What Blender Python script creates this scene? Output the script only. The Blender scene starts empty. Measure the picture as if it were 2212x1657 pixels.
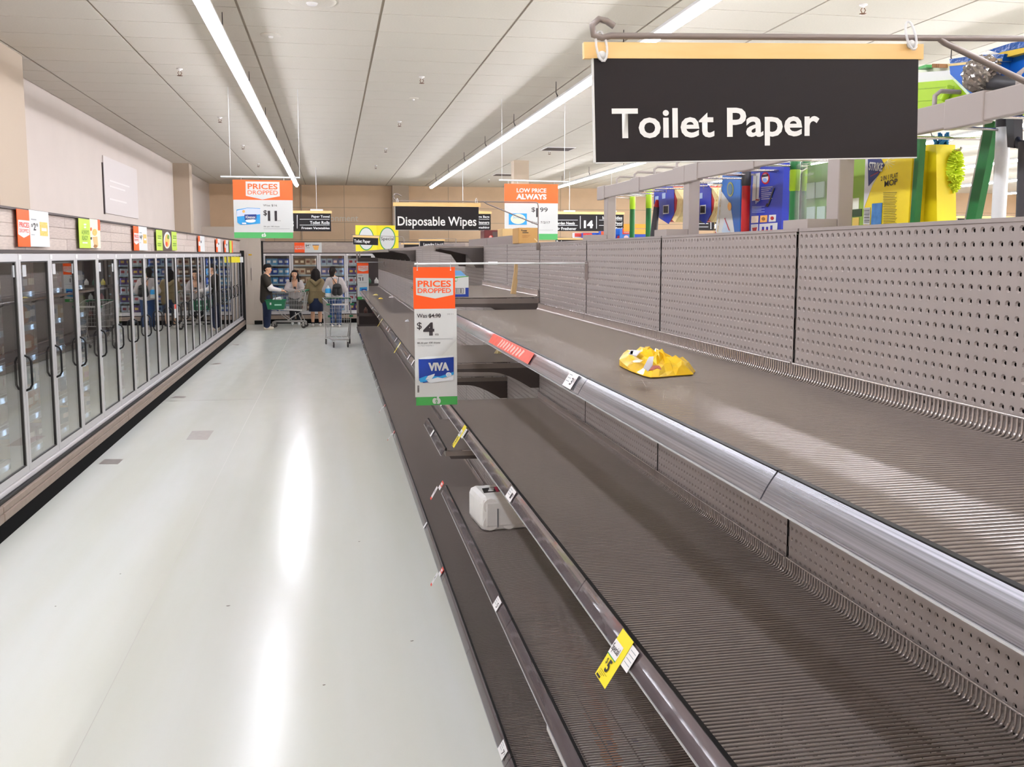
import bpy, bmesh, math, random
import numpy as np
from mathutils import Vector, Matrix
random.seed(7)
SC = bpy.context.scene
COL = SC.collection
# ------------------------------------------------------------------ camera
F, PX, PY, EYE = 2070.0, 1102.0, 776.0, 2.0          # focal length / principal point in 2212x1657 pixels, eye height
VPX, VPY = 717.0, 548.0                              # vanishing point of the aisle
_fw = np.array([VPX-PX, -(VPY-PY), -F]); _fw /= np.linalg.norm(_fw)
_up = np.cross([1.0, 0, 0], _fw); _up /= np.linalg.norm(_up)
if _up[1] < 0: _up = -_up
ROT = np.array([np.cross(_fw, _up), _fw, _up])        # camera axes -> world (aisle runs along +Y)
cam_d = bpy.data.cameras.new('camera'); cam = bpy.data.objects.new('camera', cam_d); COL.objects.link(cam)
_m = Matrix([list(r) for r in ROT]).to_4x4(); _m.translation = (0, 0, EYE); cam.matrix_world = _m
cam_d.sensor_fit = 'HORIZONTAL'; cam_d.sensor_width = 36.0; cam_d.lens = 36.0*F/2212.0
cam_d.shift_x = (1106.0-PX)/2212.0; cam_d.shift_y = -(828.5-PY)/2212.0
cam_d.clip_start = 0.05; cam_d.clip_end = 200
SC.camera = cam
def ray(x, y): return ROT @ np.array([x-PX, -(y-PY), -F])
def atX(x, y, X): d = ray(x, y); d = d*(X/d[0]); return Vector((X, d[1], EYE+d[2]))
def atY(x, y, Y): d = ray(x, y); d = d*(Y/d[1]); return Vector((d[0], Y, EYE+d[2]))
def atZ(x, y, z): d = ray(x, y); d = d*((z-EYE)/d[2]); return Vector((d[0], d[1], z))
# ------------------------------------------------------------------ world, exposure
W = bpy.data.worlds.new('world'); SC.world = W; W.use_nodes = True
W.node_tree.nodes['Background'].inputs[0].default_value = (0.9, 0.92, 1.0, 1)
W.node_tree.nodes['Background'].inputs[1].default_value = 0.15
SC.view_settings.view_transform = 'Standard'; SC.view_settings.look = 'None'
SC.view_settings.exposure = 0.0; SC.view_settings.gamma = 1.0; SC.view_settings.use_curve_mapping = False
LAMP = 74.0        # emission strength of the linear ceiling lamps
ROWS = [-0.89, 2.71, 6.1, 9.6, 13.1, 16.6, 20.1, 23.6]   # x of the lamp rows; each lamp is built further down
# ------------------------------------------------------------------ materials
def lin(h):
    if isinstance(h, str):
        h = h.lstrip('#'); c = [int(h[i:i+2], 16)/255 for i in (0, 2, 4)]
    else: c = [v/255 for v in h]
    return tuple((v/12.92 if v <= 0.04045 else ((v+0.055)/1.055)**2.4) for v in c)
MATS = {}
def mat(name, col=None, rough=0.5, metal=0.0, emit=0.0, noise=0.0, scale=8.0, bump=0.0, spec=0.5, coat=0.0, stretch=None, col2=None):
    if name in MATS: return MATS[name]
    m = bpy.data.materials.new(name); m.use_nodes = True
    nt = m.node_tree; b = nt.nodes['Principled BSDF']; c = lin(col)
    b.inputs['Base Color'].default_value = (*c, 1); b.inputs['Roughness'].default_value = rough
    b.inputs['Metallic'].default_value = metal; b.inputs['Specular IOR Level'].default_value = spec
    b.inputs['Coat Weight'].default_value = coat
    if emit:
        b.inputs['Emission Color'].default_value = (*c, 1); b.inputs['Emission Strength'].default_value = emit
    if noise or bump or col2:
        tc = nt.nodes.new('ShaderNodeTexCoord'); mp = nt.nodes.new('ShaderNodeMapping')
        nt.links.new(tc.outputs['Object'], mp.inputs[0])
        if stretch: mp.inputs['Scale'].default_value = stretch
        nz = nt.nodes.new('ShaderNodeTexNoise'); nz.inputs['Scale'].default_value = scale; nz.inputs['Detail'].default_value = 5
        nt.links.new(mp.outputs[0], nz.inputs['Vector'])
        if noise or col2:
            rp = nt.nodes.new('ShaderNodeValToRGB')
            a = lin(col2) if col2 else tuple(v*(1-noise) for v in c); d = c if col2 else tuple(min(1, v*(1+noise)) for v in c)
            rp.color_ramp.elements[0].position = 0.3; rp.color_ramp.elements[1].position = 0.7
            rp.color_ramp.elements[0].color = (*a, 1); rp.color_ramp.elements[1].color = (*d, 1)
            nt.links.new(nz.outputs['Fac'], rp.inputs[0]); nt.links.new(rp.outputs[0], b.inputs['Base Color'])
        if bump:
            bp = nt.nodes.new('ShaderNodeBump'); bp.inputs['Strength'].default_value = bump; bp.inputs['Distance'].default_value = 0.01
            nt.links.new(nz.outputs['Fac'], bp.inputs['Height']); nt.links.new(bp.outputs[0], b.inputs['Normal'])
    MATS[name] = m
    return m
def glass_mat(name, tint='#ffffff', rough=0.0, ior=1.5, haze=0.0):
    if name in MATS: return MATS[name]
    m = bpy.data.materials.new(name); m.use_nodes = True; nt = m.node_tree
    for n in list(nt.nodes):
        if n.type != 'OUTPUT_MATERIAL': nt.nodes.remove(n)
    out = nt.nodes['Material Output']
    tr = nt.nodes.new('ShaderNodeBsdfTransparent'); tr.inputs[0].default_value = (*lin(tint), 1)
    gl = nt.nodes.new('ShaderNodeBsdfGlossy'); gl.inputs['Roughness'].default_value = rough; gl.inputs['Color'].default_value = (1, 1, 1, 1)
    ge = nt.nodes.new('ShaderNodeNewGeometry'); dt = nt.nodes.new('ShaderNodeVectorMath'); dt.operation = 'DOT_PRODUCT'
    nt.links.new(ge.outputs['Incoming'], dt.inputs[0]); nt.links.new(ge.outputs['Normal'], dt.inputs[1])
    def mth(op, a, b=None):
        n = nt.nodes.new('ShaderNodeMath'); n.operation = op
        for i, v in enumerate((a, b)):
            if v is None: continue
            if isinstance(v, (int, float)): n.inputs[i].default_value = v
            else: nt.links.new(v, n.inputs[i])
        return n.outputs[0]
    r0 = ((ior-1)/(ior+1))**2      # Schlick reflectance, the same for both faces of the sheet
    fac = mth('ADD', mth('MULTIPLY', mth('POWER', mth('SUBTRACT', 1.0, mth('ABSOLUTE', dt.outputs['Value'])), 5.0), 1-r0), r0)
    mx = nt.nodes.new('ShaderNodeMixShader')
    nt.links.new(fac, mx.inputs[0]); nt.links.new(tr.outputs[0], mx.inputs[1]); nt.links.new(gl.outputs[0], mx.inputs[2])
    if haze:
        df = nt.nodes.new('ShaderNodeBsdfDiffuse'); df.inputs[0].default_value = (0.9, 0.9, 0.9, 1)
        m2 = nt.nodes.new('ShaderNodeMixShader'); m2.inputs[0].default_value = haze
        nt.links.new(mx.outputs[0], m2.inputs[1]); nt.links.new(df.outputs[0], m2.inputs[2]); nt.links.new(m2.outputs[0], out.inputs[0])
    else: nt.links.new(mx.outputs[0], out.inputs[0])
    MATS[name] = m
    return m
# ------------------------------------------------------------------ mesh helpers
class MB:
    """collects simple solids; build() links them as ONE mesh object"""
    def __init__(s): s.v = []; s.f = []; s.sm = []
    def add(s, vs, fs, smooth=False):
        o = len(s.v); s.v += [tuple(v) for v in vs]; s.f += [tuple(i+o for i in f) for f in fs]; s.sm += [smooth]*len(fs); return s
    def box(s, x0, x1, y0, y1, z0, z1):
        if x0 > x1: x0, x1 = x1, x0
        if y0 > y1: y0, y1 = y1, y0
        if z0 > z1: z0, z1 = z1, z0
        vs = [(x, y, z) for z in (z0, z1) for y in (y0, y1) for x in (x0, x1)]
        return s.add(vs, [(0, 2, 3, 1), (4, 5, 7, 6), (0, 1, 5, 4), (2, 6, 7, 3), (0, 4, 6, 2), (1, 3, 7, 5)])
    def bbox(s, x0, x1, y0, y1, z0, z1, b=0.004):
        """box with chamfered edges"""
        bm = bmesh.new(); bmesh.ops.create_cube(bm, size=1)
        for v in bm.verts:
            v.co = Vector(((x0+x1)/2+v.co.x*(x1-x0), (y0+y1)/2+v.co.y*(y1-y0), (z0+z1)/2+v.co.z*(z1-z0)))
        bmesh.ops.bevel(bm, geom=bm.edges[:], offset=b, segments=2, affect='EDGES', profile=0.5)
        return s.bm(bm)
    def bm(s, bm, smooth=False):
        bm.verts.index_update(); s.add([v.co[:] for v in bm.verts], [[v.index for v in f.verts] for f in bm.faces], smooth); bm.free(); return s
    def obox(s, c, ax, ay, az, hx, hy, hz):
        c = Vector(c); ax, ay, az = [Vector(a).normalized() for a in (ax, ay, az)]
        vs = [c+ax*sx*hx+ay*sy*hy+az*sz*hz for sz in (-1, 1) for sy in (-1, 1) for sx in (-1, 1)]
        return s.add(vs, [(0, 2, 3, 1), (4, 5, 7, 6), (0, 1, 5, 4), (2, 6, 7, 3), (0, 4, 6, 2), (1, 3, 7, 5)])
    def tube(s, pts, r, n=8, cap=True, closed=False):
        """swept round bar through pts; r a number or list"""
        pts = [Vector(p) for p in pts]; N = len(pts); rs = r if isinstance(r, (list, tuple)) else [r]*N
        vs = []; prev = None
        for i, p in enumerate(pts):
            if closed: t = pts[(i+1) % N]-pts[i-1]
            else: t = pts[min(i+1, N-1)]-pts[max(i-1, 0)]
            t = t.normalized() if t.length > 1e-9 else Vector((0, 0, 1))
            if prev is None:
                a = Vector((0, 0, 1)) if abs(t.z) < 0.9 else Vector((1, 0, 0)); u = t.cross(a).normalized()
            else:
                u = prev-t*prev.dot(t); u = u.normalized() if u.length > 1e-6 else t.orthogonal().normalized()
            prev = u; w = t.cross(u)
            vs += [p+(u*math.cos(2*math.pi*k/n)+w*math.sin(2*math.pi*k/n))*rs[i] for k in range(n)]
        fs = []
        for i in range(N if closed else N-1):
            j = (i+1) % N
            fs += [(i*n+k, i*n+(k+1) % n, j*n+(k+1) % n, j*n+k) for k in range(n)]
        s.add(vs, fs, True)
        if cap and not closed: s.add(vs[:n], [tuple(range(n-1, -1, -1))]); s.add(vs[-n:], [tuple(range(n))])
        return s
    def lathe(s, prof, c=(0, 0, 0), n=20, axis='Z'):
        c = Vector(c); vs = []; m = len(prof)
        for (r, h) in prof:
            for k in range(n):
                a = 2*math.pi*k/n; q = (r*math.cos(a), r*math.sin(a), h)
                if axis == 'X': q = (q[2], q[0], q[1])
                if axis == 'Y': q = (q[0], q[2], q[1])
                vs.append(c+Vector(q))
        fs = [(i*n+k, i*n+(k+1) % n, (i+1)*n+(k+1) % n, (i+1)*n+k) for i in range(m-1) for k in range(n)]
        s.add(vs, fs, True)
        s.add(vs[:n], [tuple(range(n-1, -1, -1))]); s.add(vs[-n:], [tuple(range(n))]); return s
    def prism(s, pts, d0, d1, plane='XZ'):
        """outline pts (a,b) extruded from d0 to d1 along the third axis"""
        def P(a, b, d): return {'XZ': (a, d, b), 'YZ': (d, a, b), 'XY': (a, b, d)}[plane]
        n = len(pts); vs = [P(a, b, d0) for a, b in pts]+[P(a, b, d1) for a, b in pts]
        fs = [tuple(range(n)), tuple(range(2*n-1, n-1, -1))]+[(i, n+i, n+(i+1) % n, (i+1) % n) for i in range(n)]
        return s.add(vs, fs)
    def ell(s, c, rx, ry, rz, nu=14, nv=9):
        vs = []; c = Vector(c)
        for j in range(nv+1):
            t = math.pi*j/nv
            for i in range(nu):
                a = 2*math.pi*i/nu
                vs.append(c+Vector((rx*math.sin(t)*math.cos(a), ry*math.sin(t)*math.sin(a), rz*math.cos(t))))
        return s.add(vs, [(j*nu+i, j*nu+(i+1) % nu, (j+1)*nu+(i+1) % nu, (j+1)*nu+i) for j in range(nv) for i in range(nu)], True)
    def mesh(s, name):
        me = bpy.data.meshes.new(name); me.from_pydata(s.v, [], s.f); me.validate()
        bm = bmesh.new(); bm.from_mesh(me); bmesh.ops.recalc_face_normals(bm, faces=bm.faces[:]); bm.to_mesh(me); bm.free()
        if len(me.polygons) == len(s.sm): me.polygons.foreach_set('use_smooth', s.sm)
        return me
    def build(s, name, m, parent=None, **k): return put(name, s.mesh(name), m, parent, **k)
def put(name, me, m=None, parent=None, label=None, cat=None, group=None, kind=None, loc=None, rot=None):
    o = bpy.data.objects.new(name, me); COL.objects.link(o)
    if m is not None and not me.materials: me.materials.append(m)
    if parent is not None: o.parent = parent
    if loc is not None: o.location = loc
    if rot is not None: o.rotation_euler = rot
    tag(o, label, cat, group, kind)
    return o
def tag(o, label=None, cat=None, group=None, kind=None):
    if label: o['label'] = label
    if cat: o['category'] = cat
    if group: o['group'] = group
    if kind: o['kind'] = kind
    return o
def thing(name, label, cat, loc=(0, 0, 0), rz=0.0, group=None):
    o = bpy.data.objects.new(name, None); COL.objects.link(o); o.empty_display_size = 0.1
    o.location = loc; o.rotation_euler = (0, 0, rz); return tag(o, label, cat, group)
KIDS = {}
def kids(o): return [c for c in bpy.data.objects if c.parent == o] if o.name not in KIDS else KIDS[o.name]
def copy_tree(o, tree, parent=None):
    """tree: {obj: [children]} so no scene-wide search is needed"""
    c = o.copy(); COL.objects.link(c); c.parent = parent
    for ch in tree.get(o, []): copy_tree(ch, tree, c)
    return c
def tree_of(root):
    t = {}
    def rec(o):
        t[o] = list(o.children)
        for c in o.children: rec(c)
    rec(root); return t
# ------------------------------------------------------------------ lettering
_TX = {}
def text_mesh(body, bold=0.0, spacing=1.0):
    key = (body, bold, spacing)
    if key in _TX: return _TX[key].copy()
    cu = bpy.data.curves.new('lettering', 'FONT'); cu.body = body; cu.size = 1.0; cu.offset = bold; cu.space_character = spacing
    cu.resolution_u = 3; cu.extrude = 0.0; cu.align_x = 'LEFT'; cu.fill_mode = 'FRONT'
    ob = bpy.data.objects.new('lettering', cu); me = bpy.data.meshes.new_from_object(ob)
    bpy.data.objects.remove(ob); bpy.data.curves.remove(cu); _TX[key] = me
    return me.copy()
def lettering(body, m, parent, x0, x1, z0, z1, d, bold=0.0, fit='both', name='lettering', spacing=1.0, roty=0.0):
    """flat letters in the parent's local XZ plane facing -Y, fitted to the box x0..x1, z0..z1 at depth d"""
    me = text_mesh(body, bold, spacing); n = len(me.vertices); co = np.empty(n*3); me.vertices.foreach_get('co', co); co = co.reshape(-1, 3)
    mn = co.min(0); mx = co.max(0); w = mx[0]-mn[0]; h = mx[1]-mn[1]
    sx = (x1-x0)/w; sz = (z1-z0)/h
    if fit == 'h': sx = sz
    if fit == 'w': sz = sx
    P = np.zeros((n, 3)); P[:, 0] = x0+(co[:, 0]-mn[0])*sx; P[:, 2] = z0+(co[:, 1]-mn[1])*sz; P[:, 1] = d
    if roty:
        cx, cz = (x0+x1)/2, (z0+z1)/2; a = math.radians(roty); X = P[:, 0]-cx; Z = P[:, 2]-cz
        P[:, 0] = cx+X*math.cos(a)+Z*math.sin(a); P[:, 2] = cz-X*math.sin(a)+Z*math.cos(a)
    me.vertices.foreach_set('co', P.ravel()); me.update()
    me.materials.clear()
    return put(name, me, m, parent)
def plate(parent, m, x0, x1, z0, z1, d, t=0.001, name='panel', label=None):
    return MB().box(x0, x1, d, d+t, z0, z1).build(name, m, parent, label=label)
def poly(parent, m, pts, d, t=0.001, name='emblem', label=None):
    return MB().prism(pts, d, d+t).build(name, m, parent, label=label)
def disc(parent, m, cx, cz, rx, rz, d, t=0.001, n=28, name='emblem', label=None):
    return poly(parent, m, [(cx+rx*math.cos(2*math.pi*k/n), cz+rz*math.sin(2*math.pi*k/n)) for k in range(n)], d, t, name, label)
class Board:
    """a sign laid out from pixel boxes; plane 'Y' faces the camera end of the aisle, plane 'X' faces the aisle from the left, plane 'R' from the right"""
    def __init__(s, name, label, cat, plane, pos, ref, group=None, eps=0.0007):
        s.pl = plane; s.pos = pos; s.e = eps; s.lay = 0
        s.o3 = atY(ref[0], ref[1], pos) if plane == 'Y' else atX(ref[0], ref[1], pos)
        s.root = thing(name, label, cat, s.o3, {'Y': 0, 'X': math.pi/2, 'R': -math.pi/2}[plane], group)
    def pt(s, x, y):
        if s.pl == 'Y': p = atY(x, y, s.pos); return p.x-s.o3.x, p.z-s.o3.z
        p = atX(x, y, s.pos); return (p.y-s.o3.y)*(1 if s.pl == 'X' else -1), p.z-s.o3.z
    def rc(s, r):
        x0, y0, x1, y1 = r; xm = (x0+x1)/2; ym = (y0+y1)/2
        return s.pt(x0, ym)[0], s.pt(x1, ym)[0], s.pt(xm, y1)[1], s.pt(xm, y0)[1]
    def d(s, lay): return -s.e*lay
    def panel(s, r, m, lay=0, t=None, name='panel', label=None):
        a, b, c, d = s.rc(r); return plate(s.root, m, a, b, c, d, s.d(lay), (0.006 if lay == 0 else s.e*0.9) if t is None else t, name, label)
    def text(s, body, r, m, lay=2, bold=0.0, fit='both', spacing=1.0, roty=0.0):
        a, b, c, d = s.rc(r); return lettering(body, m, s.root, a, b, c, d, s.d(lay), bold, fit, spacing=spacing, roty=roty)
    def poly(s, pts, m, lay=1, name='emblem', label=None):
        return poly(s.root, m, [s.pt(*p) for p in pts], s.d(lay), s.e*0.9, name, label)
    def disc(s, cx, cy, rx, ry, m, lay=1, name='emblem', label=None):
        return s.poly([(cx+rx*math.cos(2*math.pi*k/28), cy+ry*math.sin(2*math.pi*k/28)) for k in range(28)], m, lay, name, label)
    def line(s, x0, y0, x1, y1, w, m, lay=2, name='rule'):
        dx, dy = x1-x0, y1-y0; l = math.hypot(dx, dy); nx, ny = -dy/l*w/2, dx/l*w/2
        return s.poly([(x0+nx, y0+ny), (x1+nx, y1+ny), (x1-nx, y1-ny), (x0-nx, y0-ny)], m, lay, name)
# ================================================================== the setting
CEIL = 4.07
m_wall = mat('wall_paint', '#dfc19f', 0.85, noise=0.03, scale=3)
m_wallL = mat('wall_paint_cool', '#cbbfb5', 0.85, noise=0.02, scale=2)
m_col = mat('column_paint', '#b9a894', 0.8)
m_tile = mat('ceiling_tile', '#ddd6ca', 0.9, noise=0.03, scale=60)
m_grid = mat('ceiling_grid', '#a89b8b', 0.7)
m_black = mat('black_plastic', '#0c0a0a', 0.5, spec=0.3)
m_white = mat('white_plastic', '#ece9e6', 0.4)
m_dark = mat('dark_rail', '#3a302e', 0.45)
def floor_mat():
    m = mat('polished_vinyl', '#dfddd4', 0.12, spec=0.28); nt = m.node_tree; b = nt.nodes['Principled BSDF']
    tc = nt.nodes.new('ShaderNodeTexCoord'); mp = nt.nodes.new('ShaderNodeMapping'); mp.inputs['Scale'].default_value = (1.6, 0.12, 1)
    nz = nt.nodes.new('ShaderNodeTexNoise'); nz.inputs['Scale'].default_value = 1.4; nz.inputs['Detail'].default_value = 4
    rp = nt.nodes.new('ShaderNodeValToRGB'); rp.color_ramp.elements[0].position = 0.35; rp.color_ramp.elements[1].position = 0.65
    rp.color_ramp.elements[0].color = (*lin('#d9dacf'), 1); rp.color_ramp.elements[1].color = (*lin('#dfe1dc'), 1)
    nt.links.new(tc.outputs['Object'], mp.inputs[0]); nt.links.new(mp.outputs[0], nz.inputs['Vector'])
    nt.links.new(nz.outputs['Fac'], rp.inputs[0]); nt.links.new(rp.outputs[0], b.inputs['Base Color'])
    n2 = nt.nodes.new('ShaderNodeTexNoise'); n2.inputs['Scale'].default_value = 5; n2.inputs['Detail'].default_value = 6
    m2 = nt.nodes.new('ShaderNodeMapping'); m2.inputs['Scale'].default_value = (1.2, 0.35, 1)
    r2 = nt.nodes.new('ShaderNodeMapRange'); r2.inputs['To Min'].default_value = 0.18; r2.inputs['To Max'].default_value = 0.25
    nt.links.new(tc.outputs['Object'], m2.inputs[0]); nt.links.new(m2.outputs[0], n2.inputs['Vector']); nt.links.new(n2.outputs['Fac'], r2.inputs[0]); nt.links.new(r2.outputs[0], b.inputs['Roughness'])
    bp = nt.nodes.new('ShaderNodeBump'); bp.inputs['Strength'].default_value = 0.03; bp.inputs['Distance'].default_value = 0.02
    nt.links.new(n2.outputs['Fac'], bp.inputs['Height']); nt.links.new(bp.outputs[0], b.inputs['Normal'])
    return m
XR, YB, YE = 27.0, -6.0, 30.1
fl = MB().box(-3.8, XR, YB, YE+0.2, -0.1, 0.0).build('floor', floor_mat(), kind='structure')
m_patch = mat('grey_floor_tile', '#8f8883', 0.3, noise=0.06, scale=20); m_patch2 = mat('pale_floor_tile', '#c9c2bd', 0.25, noise=0.05, scale=20)
for (a, b, c, d, m) in [((402, 950), (448, 950), (462, 930), (415, 931), m_patch2), ((213, 1003), (255, 1003), (267, 992), (226, 992), m_patch),
                        ((368, 860), (398, 860), (403, 856), (376, 856), m_patch), ((456, 787.5), (474, 787), (478, 784), (462, 784.5), m_patch),
                        ((500, 746), (515, 746), (518, 743.5), (505, 743.5), m_patch)]:
    ps = [atZ(x, y, 0.0) for x, y in (a, b, c, d)]
    MB().prism([(p.x, p.y) for p in ps], 0.0001, 0.0006, 'XY').build('tile', m, fl)
p, q = atZ(352, 867, 0), atZ(818, 856, 0)
MB().prism([(p.x, p.y), (q.x, q.y), (q.x, q.y+0.035), (p.x, p.y+0.035)], 0.0001, 0.0005, 'XY').build('floor_joint', mat('floor_joint_grey', '#a5a29b', 0.4), fl)
p, q = atZ(0, 1657, 0), atZ(525, 770, 0)   # long seams running down the aisle
for X in (-1.05,):
    MB().box(X-0.0015, X+0.0015, 1.0, 26.5, 0.0001, 0.0004).build('floor_joint', mat('floor_seam_grey', '#bdbab4', 0.3), fl)
m_speck = mat('floor_scuff', '#8d857c', 0.6)
for (x, y, s) in [(493, 1309, 5), (890, 1385, 4), (776, 1170, 3), (350, 872, 3), (120, 1310, 2), (700, 1480, 3), (260, 1240, 2)]:
    p = atZ(x, y, 0); r = s*0.0011
    MB().prism([(p.x-2*r, p.y), (p.x, p.y-r), (p.x+2*r, p.y+r*0.6), (p.x+r*0.3, p.y+r)], 0.0001, 0.002, 'XY').build('scuff_mark', m_speck, fl)
WL = -3.56
MB().box(WL-0.2, WL, YB, YE, 0, CEIL+0.1).build('wall_left', m_wallL, kind='structure')
we = MB().box(WL-0.2, XR, YE, YE+0.2, 0, CEIL+0.1).build('wall_end', m_wall, kind='structure')
MB().box(XR, XR+0.2, YB, YE+0.2, 0, CEIL+0.1).build('wall_right', m_wall, kind='structure')
MB().box(WL-0.2, XR+0.2, YB-0.2, YB, 0, CEIL+0.1).build('wall_back', m_wall, kind='structure')
# piers on the left wall and on the end wall, free-standing round the store
MB().box(WL-0.1, -3.17, 10.2, 11.15, 0, CEIL).build('trim_1', m_col, kind='structure')
MB().box(WL-0.1, -3.2, 23.4, 23.85, 0, CEIL).build('trim_2', m_col, kind='structure')
MB().box(1.85, 2.35, 29.75, YE+0.05, 0, CEIL).build('trim_3', m_col, kind='structure')
MB().box(-0.9, -0.87, 30.07, 30.1, 2.4, CEIL).build('trim_4', m_col, kind='structure')
# cupboard wall between the freezer row and the end freezers
jog = MB().box(WL-0.05, -1.98, 28.05, YE, 0, 2.75).build('trim_5', mat('cupboard_paint', '#cdc0b2', 0.7), kind='structure')
MB().box(-2.36, -2.2, 28.03, 28.055, 0.02, 2.03).build('cupboard_door', mat('cupboard_paint', '#cdc0b2', 0.7), jog)
MB().box(-2.255, -2.245, 28.015, 28.03, 1.25, 1.6).build('handle', m_dark, jog)
MB().box(-2.31, -2.22, 28.02, 28.031, 1.95, 1.99).build('label', mat('sticker_yellow', '#e0b020', 0.5), jog)
MB().box(-2.2, -1.98, 28.03, 28.05, 0, 0.11).build('skirting', m_black, jog)
# panel joints of the end wall cladding
m_joint = mat('wall_joint', '#a3937f', 0.8)
for z in (2.42, 2.95, 3.4): MB().box(-2.6, XR, YE-0.004, YE+0.001, z-0.006, z+0.006).build('cladding_joint', m_joint, we)
for x in (-1.7, 0.4, 3.6, 5.4, 7.2): MB().box(x-0.006, x+0.006, YE-0.004, YE+0.001, 2.0, CEIL).build('cladding_joint', m_joint, we)
# pale lettering on the end wall
w = Board('wall_lettering', 'large pale word painted on the end wall behind the aisle sign', 'lettering', 'Y', YE-0.002, (690, 475), eps=0.001)
w.text('environment', (672, 465, 774, 478), mat('wall_letter_white', '#ddd5c8', 0.7), lay=1, bold=0.01)
# faint poster board on the left wall
w = Board('wall_notice', 'large blank pale board with faint print on the wall above the freezers', 'board', 'X', WL+0.02, (226, 460), eps=0.003)
m_notice = mat('notice_grey', '#cfc6c1', 0.6)
w.panel((226, 352, 297, 466), m_notice, 0, t=0.018)
w.panel((224.5, 352, 226, 462), m_dark, 0, t=0.02, name='edge_strip')
for yy in (395, 405, 432): w.panel((236, yy, 288-(yy % 7)*3, yy+4), mat('notice_print', '#dcd6d1', 0.6), 1, name='print')
# ------------------------------------------------------------------ ceiling with separate tiles
ce = MB().box(-3.8, XR, YB, YE+0.2, CEIL+0.012, CEIL+0.14).build('ceiling', m_grid, kind='structure')
TX, TY, X0T, Y0T = 1.2, 0.668, 0.46-1.2*3, 8.659
tiles = []
xs = [X0T+TX*i for i in range(-1, 26)]
for xa in xs:
    for j in range(-22, 33):
        ya = Y0T+TY*j; x0, x1, y0, y1 = max(xa, WL), min(xa+TX, XR), max(ya, YB), min(ya+TY, YE)
        if x1-x0 > 0.1 and y1-y0 > 0.1: tiles.append((x0, x1, y0, y1))
def seen(t):
    cx, cy = (t[0]+t[1])/2, (t[2]+t[3])/2; d = ROT.T @ np.array([cx, cy, CEIL-EYE])
    if -d[2] < 0.5: return None
    px, py = PX+F*d[0]/-d[2], PY-F*d[1]/-d[2]
    return math.hypot(cx, cy) if (-80 < px < 2290 and py > -60) else None
near = sorted([t for t in tiles if seen(t) is not None], key=seen)[:290]; ns = set(near)
cache = {}
for t in near:
    w_, h_ = round(t[1]-t[0], 3), round(t[3]-t[2], 3)
    if (w_, h_) not in cache: cache[(w_, h_)] = MB().box(0.012, w_-0.012, 0.007, h_-0.007, 0, 0.014).mesh('tile')
    put('tile', cache[(w_, h_)], m_tile, ce, loc=(t[0], t[2], CEIL))
b = MB()
for t in tiles:
    if t not in ns: b.box(t[0]+0.011, t[1]-0.011, t[2]+0.007, t[3]-0.007, CEIL, CEIL+0.014)
b.build('ceiling_tiles', m_tile, ce, kind='stuff')
# ------------------------------------------------------------------ linear lamps
m_tube = mat('lamp_white', '#f3f5ff', 0.5, emit=LAMP)
m_house = mat('lamp_housing', '#e6e6e6', 0.5)
LZ = 3.8
for i, X in enumerate(ROWS):
    lab = ('long glowing strip lamp hung over the open floor of the freezer aisle' if i == 0 else 'long glowing strip lamp hung over the empty shelving' if i == 1
           else 'long glowing strip lamp, %s row past the shelving' % 'first second third fourth fifth sixth'.split()[i-2])
    t = thing('strip_lamp', lab, 'lamp', (X, 0, LZ), 0, None if i < 2 else 'strip lamps over the far aisles')
    y0, y1 = -5.4, 26.6
    MB().bbox(-0.062, 0.062, y0, y1, 0.012, 0.03, 0.004).bbox(-0.03, 0.03, y0, y1, 0.03, 0.06, 0.004).build('housing_shield', m_house, t)  # wide lower plate added to keep the tube's light off the ceiling
    MB().bbox(-0.03, 0.03, y0+0.02, y1, -0.025, 0.012, 0.01).build('tube', m_tube, t)
    if i < 4:
        for k in range(10):
            y = 0.6+2.75*k
            MB().tube([(0.0, y, 0.06), (0.02, y, 0.1), (0.0, y, 0.14), (0.0, y, CEIL-LZ)], [0.004, 0.009, 0.006, 0.004], 6).build('suspension_wire', m_dark, t)
# ------------------------------------------------------------------ small ceiling fittings
m_brass = mat('sprinkler_metal', '#7a5a48', 0.4, metal=0.6)
def sprinkler(x, y, lab):
    p = atZ(x, y-8, CEIL); t = thing('sprinkler_head', lab, 'sprinkler', (p.x, p.y, CEIL), 0, 'ceiling sprinkler heads')
    MB().lathe([(0.001, 0), (0.035, -0.002), (0.032, -0.012), (0.012, -0.016), (0.012, -0.03)], n=14).build('collar', m_white, t)
    b = MB()
    for s in (-1, 1): b.tube([(s*0.008, 0, -0.028), (s*0.022, 0, -0.05), (s*0.006, 0, -0.075)], 0.004, 6)
    b.build('frame_arms', m_brass, t); MB().lathe([(0.002, -0.075), (0.03, -0.077), (0.03, -0.081), (0.002, -0.084)], n=12).build('deflector', m_brass, t)
for (x, y) in [(388, 156), (475, 261), (525, 321), (558, 361), (911, 173), (863, 270), (833, 328), (812, 365), (1865, 17), (1187, 333), (1110, 370), (1056, 395)]:
    sprinkler(x, y, 'small sprinkler head poking down from a ceiling tile')
for (x, y, r, lab) in [(585, 75, 0.1, 'round flush ceiling detector beside the lamp over the open floor'), (674, 3, 0.2, 'round flush ceiling speaker ring, larger than the detectors'), (893, 212, 0.07, 'tiny round ceiling detector between the two nearest lamps')]:
    p = atZ(x, y, CEIL)
    t = thing('ceiling_disc', lab, 'ceiling fitting', (p.x, p.y, CEIL)); MB().lathe([(0.005, 0.0), (r, 0.0), (r*0.97, -0.008), (r*0.8, -0.014), (0.005, -0.014)], n=24).build('rim', m_tile, t)
    MB().lathe([(0.002, -0.013), (r*0.25, -0.013), (r*0.2, -0.03), (0.002, -0.03)], n=12).build('sensor', m_white, t)
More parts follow.
